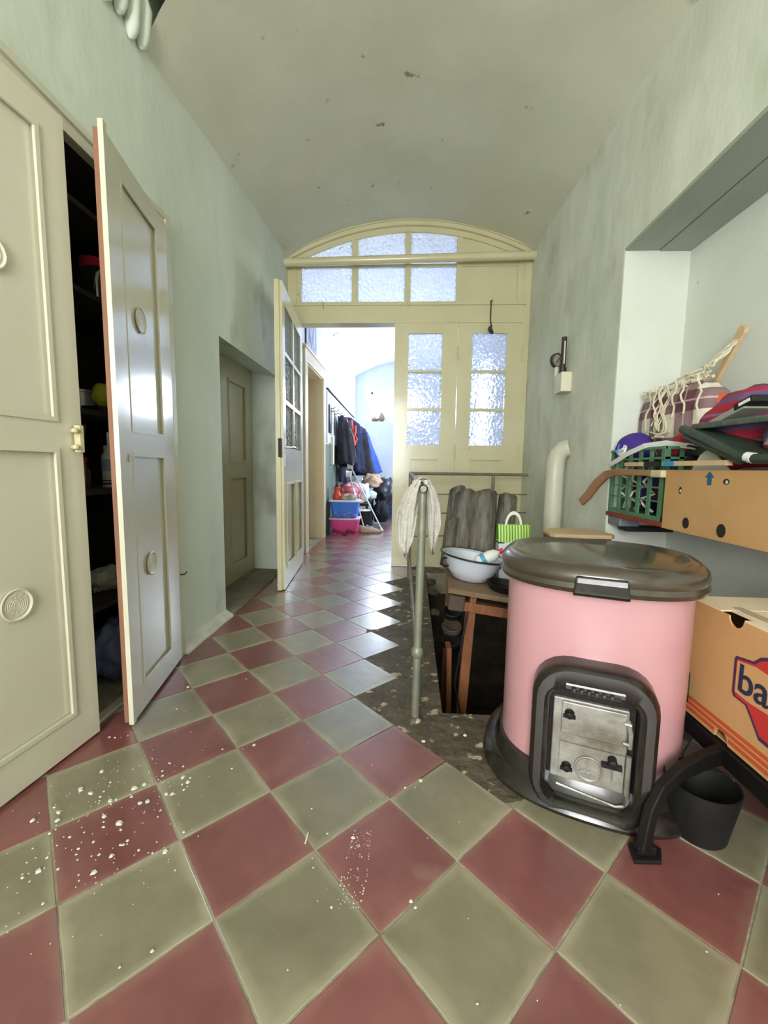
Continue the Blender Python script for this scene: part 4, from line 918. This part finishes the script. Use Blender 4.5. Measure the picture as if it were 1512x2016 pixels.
M(UB).prism([(1.548, .965), (1.572, .942), (1.558, .942), (1.558, .915), (1.536, .915), (1.536, .942), (1.524, .942)], 'x', ux0-.0008, ux0+.0).build('printed_arrow', BLUEINK, t, fix=True)

# ================================================================== TABLE IN THE CELLAR OPENING
TR = Matrix.Rotation(math.radians(7), 3, 'Y') @ Matrix.Rotation(math.radians(-4), 3, 'Z'); TP = Vector((.22, 2.02, .372))
def tb(k, x0, x1, y0, y1, z0, z1): return k.box(TP.x+x0, TP.x+x1, TP.y+y0, TP.y+y1, TP.z+z0, TP.z+z1, TR, TP)
t = thing('work_table', 'rough low wooden trestle table standing in the cellar opening', 'table', TP)
for i in range(4): tb(M(TP), .0, .80, .002+.225*i, .222+.225*i, -.026-.004*(i % 2), -.002*(i % 2)).build('plank', WOODP, t, bev=.004)
tb(M(TP), .05, .75, .05, .10, -.12, -.07).build('cross_bearer', WOODO, t, bev=.004); tb(M(TP), .05, .75, .80, .85, -.12, -.07).build('cross_bearer', WOODO, t, bev=.004)
for x in (.12, .65):
    for y in (.055, .80): tb(M(TP), x, x+.03, y, y+.04, -.07, -.026).build('spacer', WOODO, t)
def legm(p, q_, w_=.024):
    k = M(TP); p, q_ = Vector(p), Vector(q_); tt = (q_-p).normalized(); a = tt.cross(Vector((0, 1, 0))).normalized()*w_; b = a.cross(tt).normalized()*w_*.8
    k.loft([[p+a+b, p-a+b, p-a-b, p+a-b], [q_+a+b, q_-a+b, q_-a-b, q_+a-b]]); return k.build('leg', WOODO, t, fix=True, bev=.003)
legm((.345, 2.09, .27), (.20, 2.03, -2.19)); legm((.90, 2.08, .2), (1.0, 2.03, -2.19)); legm((.32, 2.83, .27), (.28, 2.86, -1.40)); legm((.88, 2.80, .2), (.98, 2.85, -1.40))
o = M((.26, 1.98, .28)).box(.225, .305, 2.03, 2.16, .25, .33, Matrix.Rotation(.12, 3, 'Y')).build('block', BRICKP, bev=.01); o.location = (.26, 1.98, .28); tag(o, 'grimy block wedged under the near corner of the table', 'block')
# leaning slats/boards beside the leg in the pit
o = M((.27, 2.25, -.8)).box(.262, .290, 2.20, 2.30, -2.18, -.02, Matrix.Rotation(-.02, 3, 'Y')).build('leaning_board', WOODO, bev=.004); o.location = (.27, 2.25, -.8); tag(o, 'brown board leaning in the cellar opening behind the table leg', 'board')
t = thing('bundle_of_pots', 'stack of dark dusty pans hanging behind the table leg', 'pots', (.29, 2.42, .1))
for i in range(3): M().lathe([(.02, -.02), (.055, -.01), (.06, .02), (.055, .025), (.02, 0)], (0, 0, -.09*i), 18, Matrix.Rotation(.3, 3, 'X')).build('pan', (IRON, BRICKP, IRON)[i], t, smooth=True)
o = M((.3, 1.97, -.2)).tube([(.32, 2.03, .25), (.285, 2.0, .05), (.262, 1.99, -.1), (.29, 1.97, -.25), (.36, 1.95, -.36), (.5, 1.94, -.45)], .0045, 6).build('cable', BLACK, smooth=True); o.location = (.3, 1.97, -.2); tag(o, 'thin black cable dangling beside the table leg', 'cable')
# rags and rubble on the rim
for i, (x, y, r) in enumerate(((.235, 3.2, .035), (.215, 2.75, .03), (.23, 3.5, .04))):
    o = M((x, y, 0)).blob((x, y, -.01), (r, r*1.6, r*.6), 30+i, .3).build('rubble_stone', BRICKP, smooth='all'); o.location = (x, y, 0); tag(o, 'lump of dirty rubble on the left rim of the cellar opening, '+('second from the front', 'nearest to the front', 'farthest back')[i], 'stone', 'rubble on the rim')

# basin on the table (tilted with it)
def table_pt(x, y, z=0): return TP+TR @ Vector((x, y, z))
bc = table_pt(.120, .26, .0); t = thing('enamel_basin', 'pale blue-white enamel basin with black rim on the table', 'basin', bc); t.rotation_euler = (0, math.radians(8), 0); t.scale = (1.10, 1.10, 1.16)
M().lathe([(.001, .002), (.075, .002), (.085, .006), (.118, .045), (.135, .085), (.142, .105), (.160, .115), (.160, .118), (.138, .110), (.130, .088), (.112, .048), (.08, .012), (.001, .008)], (0, 0, 0), 48).build('bowl', ENAM, t, smooth=True)
k = M(); k.tube([(.161*math.cos(2*PI*i/48), .161*math.sin(2*PI*i/48), .116) for i in range(49)], .0042, 8, cap=False); k.build('rim', ENAMR, t, smooth=True)
k = M(); k.tube([(-.128, -.035, .092), (-.152, -.05, .088), (-.155, -.05, .065), (-.14, -.048, .052), (-.118, -.04, .056)], .0055, 8); k.build('handle', ENAMR, t, smooth=True)
k = M(); k.tube([(.128, .035, .092), (.152, .05, .088), (.155, .05, .065), (.14, .048, .052), (.118, .04, .056)], .0055, 8); k.build('handle', ENAMR, t, smooth=True)
t = thing('squeeze_bottle', 'white plastic bottle with red cap resting in the enamel basin', 'bottle', bc+Vector((.070, -.03, .098))); mb = Matrix.Rotation(math.radians(62), 3, 'Y')
M().lathe([(.001, -.04), (.03, -.038), (.033, -.02), (.033, .045), (.025, .075), (.010, .088), (.010, .095)], (0, 0, .02), 22, mb).build('body', WHITEP, t, smooth=True)
M().lathe([(.013, .092), (.013, .115), (.010, .118), (.001, .118)], (0, 0, .02), 16, mb).build('cap', mat('red_plastic', (214, 30, 40), None, .4), t, smooth=True)
M().lathe([(.0336, -.012), (.0338, -.012), (.0338, .012), (.0336, .012)], (0, 0, .02), 22, mb).build('label_band', mat('label_sky', (90, 160, 200), None, .5), t)
o = M(bc+Vector((-.03, .02, .04))).tube([bc+Vector((-.035, .02, .025)), bc+Vector((-.03, .03, .105))], .012, 12).build('white_tube', WHITEP, smooth=True); o.location = bc+Vector((-.03, .02, .04)); tag(o, 'small white tube upright inside the enamel basin', 'tube')
# black pan right of basin
pc = table_pt(.30, .13, .0); t = thing('black_pan', 'black pan lying on the table between basin and stove', 'pan', pc); t.rotation_euler = (0, math.radians(7), 0)
M().lathe([(.07, 0), (.085, .005), (.100, .035), (.104, .04), (.100, .04), (.082, .01), (.001, .008)], (0, 0, 0), 32).build('bowl', IRON, t, smooth=True)
# ridge tiles / gutters
def ridge(x, y, rz, h, rb, rt, lean=(0, 0), lab='', zb=None):
    z = (table_pt(x-TP.x, y-TP.y).z if zb is None else zb); t = M()
    def fn(u, v):
        a = PI*(.02+.96*u); r = rb+(rt-rb)*v; return (r*math.cos(a)+lean[0]*v, -r*math.sin(a)*.95+lean[1]*v, h*v+.035*math.sin(u*PI)*v+.004*mnoise.noise(Vector((u*5, v*4, x*9))))
    t.grid(fn, 18, 10); o = t.build('ridge_tile', OLDGREY, solid=.014, smooth='all'); o.location = (x, y, z+.004); o.rotation_euler = (0, 0, rz); tag(o, lab, 'roof tile'); o['group'] = 'grey ridge tiles on the table'
    return o
ridge(.335, 2.62, .25, .45, .075, .055, (.035, .0), 'grey half-round ridge tile second from the left in the upright bundle')
ridge(.475, 2.60, -.05, .46, .090, .065, (.0, 0), 'widest grey half-round ridge tile at the front centre of the bundle')
ridge(.285, 2.70, .5, .46, .055, .05, (.05, .0), 'leftmost grey half-round ridge tile leaning behind its neighbour')
ridge(.255, 2.55, .4, .27, .035, .035, (.03, .0), 'short thin grey half-pipe at the left foot of the tile bundle')
ridge(.615, 2.66, -.3, .46, .06, .05, (.03, .0), 'rightmost grey ridge tile showing its hollow edge behind the green bag')
ridge(.53, 2.74, -.1, .47, .065, .055, (-.0, .0), 'grey ridge tile standing behind the widest one of the bundle')
# green striped bag
gx, gy = .625, 2.42; gz = table_pt(gx-TP.x, gy-TP.y).z+.015
t = thing('striped_carrier_bag', 'white carrier bag with green striped top and white handle', 'bag', (gx, gy, gz))
k = M(); k.loft([[(x*s, y*s2, z) for x, y in ((-.088, -.045), (0, -.06), (.088, -.045), (.088, .045), (0, .055), (-.088, .045))] for z, s, s2 in ((0, .9, 1), (.10, .98, 1.1), (.222, 1, .8))], cap=True); k.build('lower_body', BAGW, t, fix=True)
k = M(); k.loft([[(x*s, y*s2, z) for x, y in ((-.088, -.047), (-.03, -.056), (0, -.052), (.04, -.06), (.088, -.047), (.088, .047), (0, .055), (-.088, .047))] for z, s, s2 in ((.212, 1.005, .84), (.26, 1.02, .7), (.312, 1.03, .4))], cap=True); k.build('striped_top', GRNSTR, t, fix=True)
M().box(-.0895, .0895, -.042, .042, .205, .214).build('dark_band', mat('dark_green_print', (20, 90, 50), None, .6), t)
k = M(); k.loft([[(cx+o1*math.cos(a)-.0, yy, .31+.075*math.sin(a)*(o1/.045)) for o1, yy in ((.036, -.022), (.048, -.022), (.048, -.018), (.036, -.018))] for cx, a in [(-.005, PI*i/14) for i in range(15)]]); k.build('handle', WHITEP, t, fix=True)
# wooden box with pale board
wx, wy = .90, 2.22; wz = table_pt(wx-TP.x, wy-TP.y).z
o = M((wx, wy, wz)).box(wx-.13, wx+.13, wy-.12, wy+.12, wz+.022, .622).build('wooden_chest', WOODO, bev=.004); o.location = (wx, wy, wz); tag(o, 'brown wooden chest behind the stove lid', 'chest')
k = M((.86, 2.2, .63)); k.prism([(.735, 2.13), (.75, 2.09), (1.02, 2.08), (1.05, 2.12), (1.04, 2.26), (.99, 2.32), (.80, 2.32), (.745, 2.25)], 'z', .624, .644); o = k.build('wooden_board', WOODL, fix=True, bev=.004); o.location = (.86, 2.2, .63)
tag(o, 'pale rounded wooden board behind the stove lid', 'board')

# ================================================================== FAR ROOM
# doorway with deep casing
t = thing('door_3', 'cream cased side doorway with deep reveal in the far room', 'door', (-1.12, 5.06, 0)); t['kind'] = 'structure'; O = (-1.12, 5.06, 0)
k = M(O); k.box(-1.13, -1.095, DY0-.12, DY0, 0, DZ).box(-1.13, -1.095, DY1, DY1+.12, 0, DZ).box(-1.13, -1.095, DY0-.12, DY1+.12, DZ, DZ+.13).box(-1.13, -1.080, DY0-.14, DY1+.14, DZ+.13, DZ+.155); k.build('casing', BEIGE, t, bev=.003)
k = M(O); k.box(-1.58, -1.118, DY1-.014, DY1, 0, DZ).box(-1.58, -1.118, DY0, DY0+.014, 0, DZ).box(-1.58, -1.118, DY0, DY1, DZ-.014, DZ); k.build('reveal_lining', BEIGE, t)
k = M(O); k.box(-1.60, -1.57, DY0, DY1, 0, DZ); k.build('door_leaf', mat('greyish_cream_paint', (170, 158, 134), (182, 172, 148), .4, 2), t)
k = M(O); k.box(-1.57, -1.563, 5.33, 5.37, 1.0, 1.18).tube([(-1.57, 5.35, 1.10), (-1.53, 5.35, 1.10), (-1.53, 5.26, 1.10)], .009, 8); k.build('handle', IRON, t, smooth=True)
# poster above
t = thing('wall_picture', 'tall blue and white picture high on the far room wall above the side doorway', 'picture', (-1.118, 4.86, 2.30))
M().box(-.0, .012, -.27, .24, -.03, .46).build('frame', mat('picture_navy', (50, 60, 96), None, .5), t); M().box(.012, .014, -.25, .22, -.015, .445).build('print', mat('picture_print', (196, 204, 222), (70, 84, 130), .6, 5, stretch=(1, 5, .8), lo=.45, hi=.6), t)
# coat rack: board, rail and hooks
t = thing('coat_rack', 'white plank coat rack with dark top rail along the far left wall', 'coat rack', (-1.11, 7.2, 1.7)); O = (-1.11, 7.2, 1.7)
for i in range(14): M(O).box(-1.122, -1.100, 5.78+.207*i, 5.78+.207*i+.200, 1.30, 2.0-.003*i).build('plank', FARW, t)
M(O).loft([[(-1.125, y, z), (-1.085, y, z), (-1.085, y, z+.014), (-1.125, y, z+.014)] for y, z in ((5.76, 2.025), (8.68, 1.978))]).build('top_rail', IRON, t, fix=True)
k = M(O)
for i in range(9): y = 6.0+.3*i; k.tube([(-1.10, y, 1.80), (-1.05, y, 1.79), (-1.03, y, 1.82)], .006, 6).tube([(-1.10, y, 1.76), (-1.06, y, 1.75), (-1.05, y, 1.77)], .006, 6)
k.build('hooks', IRON, t, smooth=True)
t = thing('hanging_strap_rack', 'narrow black and white strips hanging on the wall left of the coats', 'strips', (-1.10, 6.0, 1.0))
M().box(-.012, .02, -.16, -.04, .44, .83).build('black_strip', IRON, t, bev=.003); M().box(-.012, .03, -.0, .10, .42, .80).build('white_strip', WHITEP, t, bev=.003); M().box(-.012, .035, .02, .12, .0, .40).build('pale_board', PAPERW, t, bev=.003)
M().tube([(.04, .03, .78), (.05, .08, .70), (.045, .03, .6), (.04, .09, .5), (.045, .05, .42)], .008, 6).build('buckle_cord', IRON, t, smooth=True)
def coat(name, label, y, zt, zb, wt, wb, dt, db, m, seed, xo=0, n=40):
    O = (-1.10, y, zb); k = M(O); rings = []; nz = 16
    for j in range(nz+1):
        v = j/nz; z = zb+(zt-zb)*v; w_ = wb+(wt-wb)*v; dp = db+(dt-db)*v
        if v > .86: q_ = (v-.86)/.14; w_ *= 1-.75*q_; dp *= 1-.5*q_
        r = []
        for i in range(n):
            a = 2*PI*i/n; fold = 1+.10*(1-v)*math.sin(a*7+seed)+.09*mnoise.noise(Vector((math.cos(a)*2, math.sin(a)*2+seed, z*5)))
            x = -1.10+.02+dp*.5+dp*.5*math.cos(a)*fold; r.append((max(-1.098, x+xo*v), y+w_*math.sin(a)*fold, z+(.03*math.sin(a*3+seed) if j == 0 else 0)))
        rings.append(r)
    k.loft(rings); t = thing(name, label, 'coat', O); k.build('body', m, t, smooth='all'); return t, O
c_, O = coat('black_jacket', 'long black jacket, nearest of the coats on the far wall', 6.52, 1.74, 1.02, .15, .20, .20, .30, COATK, 1)
k = M(O); k.tube([(-.93, 6.40, 1.70), (-.84, 6.47, 1.45), (-.80, 6.5, 1.2), (-.79, 6.5, 1.06)], .006, 6); k.build('zip', STEEL, c_, smooth=True)
k = M(O); k.blob((-1.0, 6.42, 1.60), (.06, .08, .15), 4, .1); k.build('sleeve', COATK, c_, smooth='all')
c_, O = coat('grey_striped_trousers', 'grey-blue striped garment hanging below the black jacket', 6.66, .985, .74, .15, .17, .14, .2, mat('grey_blue_cloth', (66, 76, 100), (40, 46, 66), .9, 6, .3, stretch=(1, 6, .4)), 9)
c_, O = coat('navy_jacket', 'navy jacket hung behind the coral cord', 6.94, 1.78, .90, .15, .155, .30, .38, COATN, 3)
k = M(O); k.blob((-.86, 7.0, 1.56), (.10, .12, .12), 6, .2); k.build('hood', COATN, c_, smooth='all')
c_, O = coat('dark_jacket', 'dark hooded jacket in the middle of the hanging coats', 7.34, 1.74, .84, .15, .165, .36, .50, COATK, 5)
k = M(O); k.blob((-.82, 7.2, 1.52), (.12, .13, .13), 7, .2); k.build('hood', COATN, c_, smooth='all')
c_, O = coat('blue_coat', 'bright blue raincoat, last of the coats on the far wall', 7.74, 1.76, .86, .16, .20, .30, .62, COATB, 7)
k = M((-.9, 6.72, 1.5)); random.seed(3)
k.tube([(-.87+.05*math.sin(i*.9)+.012*math.cos(i*2.1), 6.78+.03*math.cos(i*1.3), 1.60-.022*i+.05*math.sin(i*1.7)) for i in range(15)], .016, 6); k.tube([(-.90, 6.8, 1.72), (-.885, 6.78, 1.62), (-.86, 6.76, 1.45), (-.84, 6.76, 1.32)], .02, 6)
o = k.build('coral_cord', CORAL, smooth=True); o.location = (-.9, 6.72, 1.5); tag(o, 'coil of coral-red cord hanging over the coats', 'cord')
# stacked tubs
def tub(name, label, z, m, rm, seed):
    t = thing(name, label, 'storage box', (-.865, 5.92, z)); O = (0, 0, 0)
    def rr(w_, d_, zz): return [(x+0, y, zz) for x, _, y in rrect(w_, d_, .03, 0, 0, 0, 4)]
    M().loft([rr(.33, .27, .0), rr(.345, .285, .02), rr(.40, .33, .232)]).build('tub', m, t, smooth=True)
    M().loft([rr(.405, .335, .226), rr(.435, .36, .228), rr(.44, .365, .245), rr(.41, .335, .247)]).build('rim', rm, t, smooth=True)
    k = M()
    for i in range(5): k.blob((-.13+.065*i, -.135, .05+.02*math.sin(i*2+seed)), (.045, .03, .035), seed+i, .25, nu=12, nv=8)
    k.build('contents', (mat('tub_contents_dark', (150, 40, 90), (110, 30, 60), .6, 6) if seed == 1 else mat('tub_contents_blue', (70, 96, 190), (110, 130, 200), .6, 6)), t, smooth='all')
    return t
tub('pink_tub', 'pink translucent storage tub at the bottom of the stack', 0, PINKB, LIDP, 1)
tub('blue_tub', 'blue storage tub stacked on the pink one', .249, BLUEB, LIDW, 2)
t = thing('orange_thermos', 'orange-red thermos jug standing on the blue tub', 'jug', (-.985, 5.90, .498))
M().lathe([(.06, 0), (.066, .01), (.064, .07), (.045, .10), (.042, .16), (.05, .175), (.046, .185)], (0, 0, 0), 24).build('body', ORANGE, t, smooth=True); M().lathe([(.03, .185), (.03, .205), (.015, .22)], (0, 0, 0), 16).build('stopper', BLACK, t, smooth=True)
M().tube([(.04, 0, .15), (.09, 0, .14), (.09, 0, .07), (.06, 0, .05)], .008, 8).build('handle', ORANGE, t, smooth=True)
for i, (x, y, r, m_, lb) in enumerate(((-.86, 5.93, .055, TAN, 'brown cloth bundle on the blue tub beside the thermos'), (-.77, 5.88, .05, mat('olive_cloth', (130, 128, 100), (170, 170, 150), .8, 9), 'greenish crumpled cloth on the right of the blue tub'))):
    o = M((x, y, .5)).blob((x, y, .535), (r*1.5, r*1.4, r*.9), 40+i, .2, flatz=-.037).build('cloth_bundle', m_, smooth='all'); o.location = (x, y, .5); tag(o, lb, 'cloth')
# bench with bags
t = thing('low_bench', 'dark low bench piled with bags in the far room', 'bench', (-.8, 6.95, 0))
M().box(-.30, .22, -.52, .62, .36, .40).build('seat', IRON, t, bev=.004)
for x in (-.27, .19):
    for y in (-.48, .58): M().box(x-.02, x+.02, y-.02, y+.02, 0, .36).build('leg', IRON, t)
def bagb(name, label, cat, c, r, m, seed, amp=.14, flat=None):
    t = thing(name, label, cat, (c[0], c[1], c[2]-r[2])); M().blob((0, 0, r[2]), r, seed, amp, flatz=flat if flat is not None else -r[2]*.8).build('body', m, t, smooth='all'); return t
bagb('pink_plaid_bag', 'pink plaid shopping bag on the bench', 'bag', (-.90, 6.62, .56), (.18, .16, .17), PINKPL, 51)
bagb('white_carrier_bag', 'white plastic bag behind the crutches', 'bag', (-.70, 6.72, .54), (.11, .12, .17), BAGW, 52, .2)
bagb('tan_pillow', 'tan crumpled pillow on top of the bag pile', 'pillow', (-.60, 7.25, .72), (.17, .14, .13), TAN, 53, .2)
bagb('mint_cloth', 'folded mint-green cloth under the tan pillow', 'cloth', (-.62, 6.95, .50), (.13, .12, .08), mat('mint_cloth', (150, 190, 186), (210, 220, 216), .8, 8), 54, .15)
bagb('black_bin_bag', 'shiny black bin bag leaning beside the pile', 'bag', (-.37, 7.35, .52), (.20, .18, .26), BAGK, 55, .2)
bagb('dark_sack', 'dark sack on the floor under the bench edge', 'bag', (-.42, 7.05, .20), (.14, .16, .2), COATK, 56, .2)
bagb('cardboard_scrap', 'brown paper packet lying at the front of the bench', 'packet', (-.78, 6.45, .43), (.13, .07, .045), CARD, 57, .15)
t = thing('black_bucket', 'black plastic bucket under the bench beside the tubs', 'bucket', (-.62, 6.30, 0)); M().lathe([(.085, 0), (.09, .005), (.12, .30), (.125, .305), (.118, .305), (.088, .02), (.001, .018)], (0, 0, 0), 28).build('bucket_body', BLACK, t, smooth=True); M().tube([(.12*math.cos(PI*i/10), -.11*math.sin(PI*i/10)*.6, .30-.05*math.sin(PI*i/10)) for i in range(11)], .004, 6).build('bail_handle', STEEL, t, smooth=True)
t = thing('plate_stack', 'pale enamel lid resting on the black bucket', 'lid', (-.64, 6.28, .306)); M().lathe([(.11, 0), (.112, .005), (.06, .022), (.01, .026)], (0, 0, 0), 24).build('lid_plate', PAPERW, t, smooth=True); M().lathe([(.012, .024), (.016, .034), (.001, .04)], (0, 0, 0), 12).build('knob', BLACK, t, smooth=True)
# crutches
for i, (p0, p1, lb) in enumerate((((-.345, 6.20, .012), (-.86, 6.36, .98), 'grey metal crutch, the longer one, leaning on the bench'), ((-.60, 6.12, .012), (-.86, 6.22, .86), 'shorter grey crutch standing behind the first'))):
    p0, p1 = Vector(p0), Vector(p1); t = thing('crutch', lb, 'crutch', p0, group='crutches by the coats'); dv = p1-p0; O = p0
    M(O).tube([p0+dv*.03, p0+dv*.78], .011, 10).build('shaft', mat('crutch_aluminium', (190, 196, 206), None, .35, metal=.5), t, smooth=True); M(O).tube([p0, p0+dv*.05], [.02, .014], 10).build('rubber_foot', WHITEP, t, smooth=True)
    M(O).tube([p0+dv*.78, p0+dv], .013, 10).build('upper_tube', mat('crutch_grey', (150, 154, 160), None, .4), t, smooth=True); M(O).tube([p0+dv*.78, p0+dv*.78+Vector((.09, -.06, .02))], .015, 10).build('grip', WHITEP, t, smooth=True)
    k = M(O); c0 = p0+dv; k.loft([[c0+Vector((.045*math.cos(a), .045*math.sin(a), z))+dv.normalized()*0 for a in [PI*j/8 for j in range(9)]]+[c0+Vector((.040*math.cos(a), .040*math.sin(a), z)) for a in [PI*j/8 for j in range(8, -1, -1)]] for z in (-.04, .05)]); k.build('arm_cuff', WHITEP, t, fix=True)
# shoes
def shoe(x, y, rz, lb):
    t = thing('suede_shoe', lb, 'shoe', (x, y, 0), rz, 'shoes by the tubs'); k = M(); rings = []
    for s in [i/12 for i in range(13)]:
        l = -.15+.30*s; w_ = .045*(math.sin(PI*min(.97, max(.04, s)))**.45)*(1 if s > .4 else .85); h = .095-.035*s*2 if s < .5 else .06-.03*(s-.5)*2; h = max(h, .03)
        rings.append([(l, w_*math.cos(a), .022+h*max(0, math.sin(a))) for a in [PI*j/10 for j in range(11)]])
    k.loft(rings); k.build('upper', SHOE, t, smooth=True, fix=True)
    M().loft([[(-.155+.31*i/12, sg*.048*(math.sin(PI*min(.97, max(.03, i/12)))**.4), z) for z, sg in ((0, 1), (.022, 1), (.022, -1), (0, -1))] for i in range(13)]).build('sole', mat('shoe_sole', (120, 96, 72), None, .8), t, fix=True)
    M().tube([(-.02, -.02, .105), (.0, .02, .098), (.02, -.02, .09), (.04, .02, .08)], .005, 6).build('lace', WHITEP, t, smooth=True)
shoe(-.50, 6.02, .25, 'tan suede shoe in front, toe to the right'); shoe(-.56, 6.14, .1, 'tan suede shoe behind the front one')
# blue crate
t = thing('blue_crate', 'blue plastic crate on the floor by the far wall', 'crate', (-.30, 7.95, 0))
for z in (0, .06, .12, .18, .24): M().box(-.2, .2, -.14, .14, z, z+.012 if z else .02).build('slat_ring', BLUEC, t) if z == 0 else M().box(-.2, .2, -.145, -.135, z, z+.02).build('slat', BLUEC, t)
for i in range(7): M().box(-.2+.062*i, -.18+.062*i, -.15, -.14, 0, .27).build('upright', BLUEC, t)
M().box(-.2, -.19, -.14, .14, .02, .27).box(.19, .2, -.14, .14, .02, .27).box(-.2, .2, .13, .14, .02, .27).build('side_wall', BLUEC, t)
# sill pots
for i, (x, r, h, lb) in enumerate(((-.70, .09, .11, 'squat brown pot with spout at the left of the window sill'), (-.56, .07, .18, 'taller pale pot on the window sill beside the squat one'), (-.42, .09, .2, 'bright jug at the middle of the window sill'))):
    t = thing('sill_pot', lb, 'pot', (x, 9.17, WZ0)); M().lathe([(r*.6, 0), (r*.9, h*.2), (r, h*.5), (r*.7, h*.85), (r*.5, h), (r*.55, h*1.08)], (0, 0, 0), 24).build('body', (POT, POT, WHITEP)[i], t, smooth=True)
    if i == 0: M().tube([(-.06, 0, .07), (-.10, 0, .10), (-.115, 0, .14)], [.016, .012, .008], 8).build('spout', POT, t, smooth=True)
    else: M().tube([(r*.7, 0, h*.8), (r*1.25, 0, h*.75), (r*1.2, 0, h*.45), (r*.95, 0, h*.4)], .007, 6).build('handle', (POT, POT, WHITEP)[i], t, smooth=True)
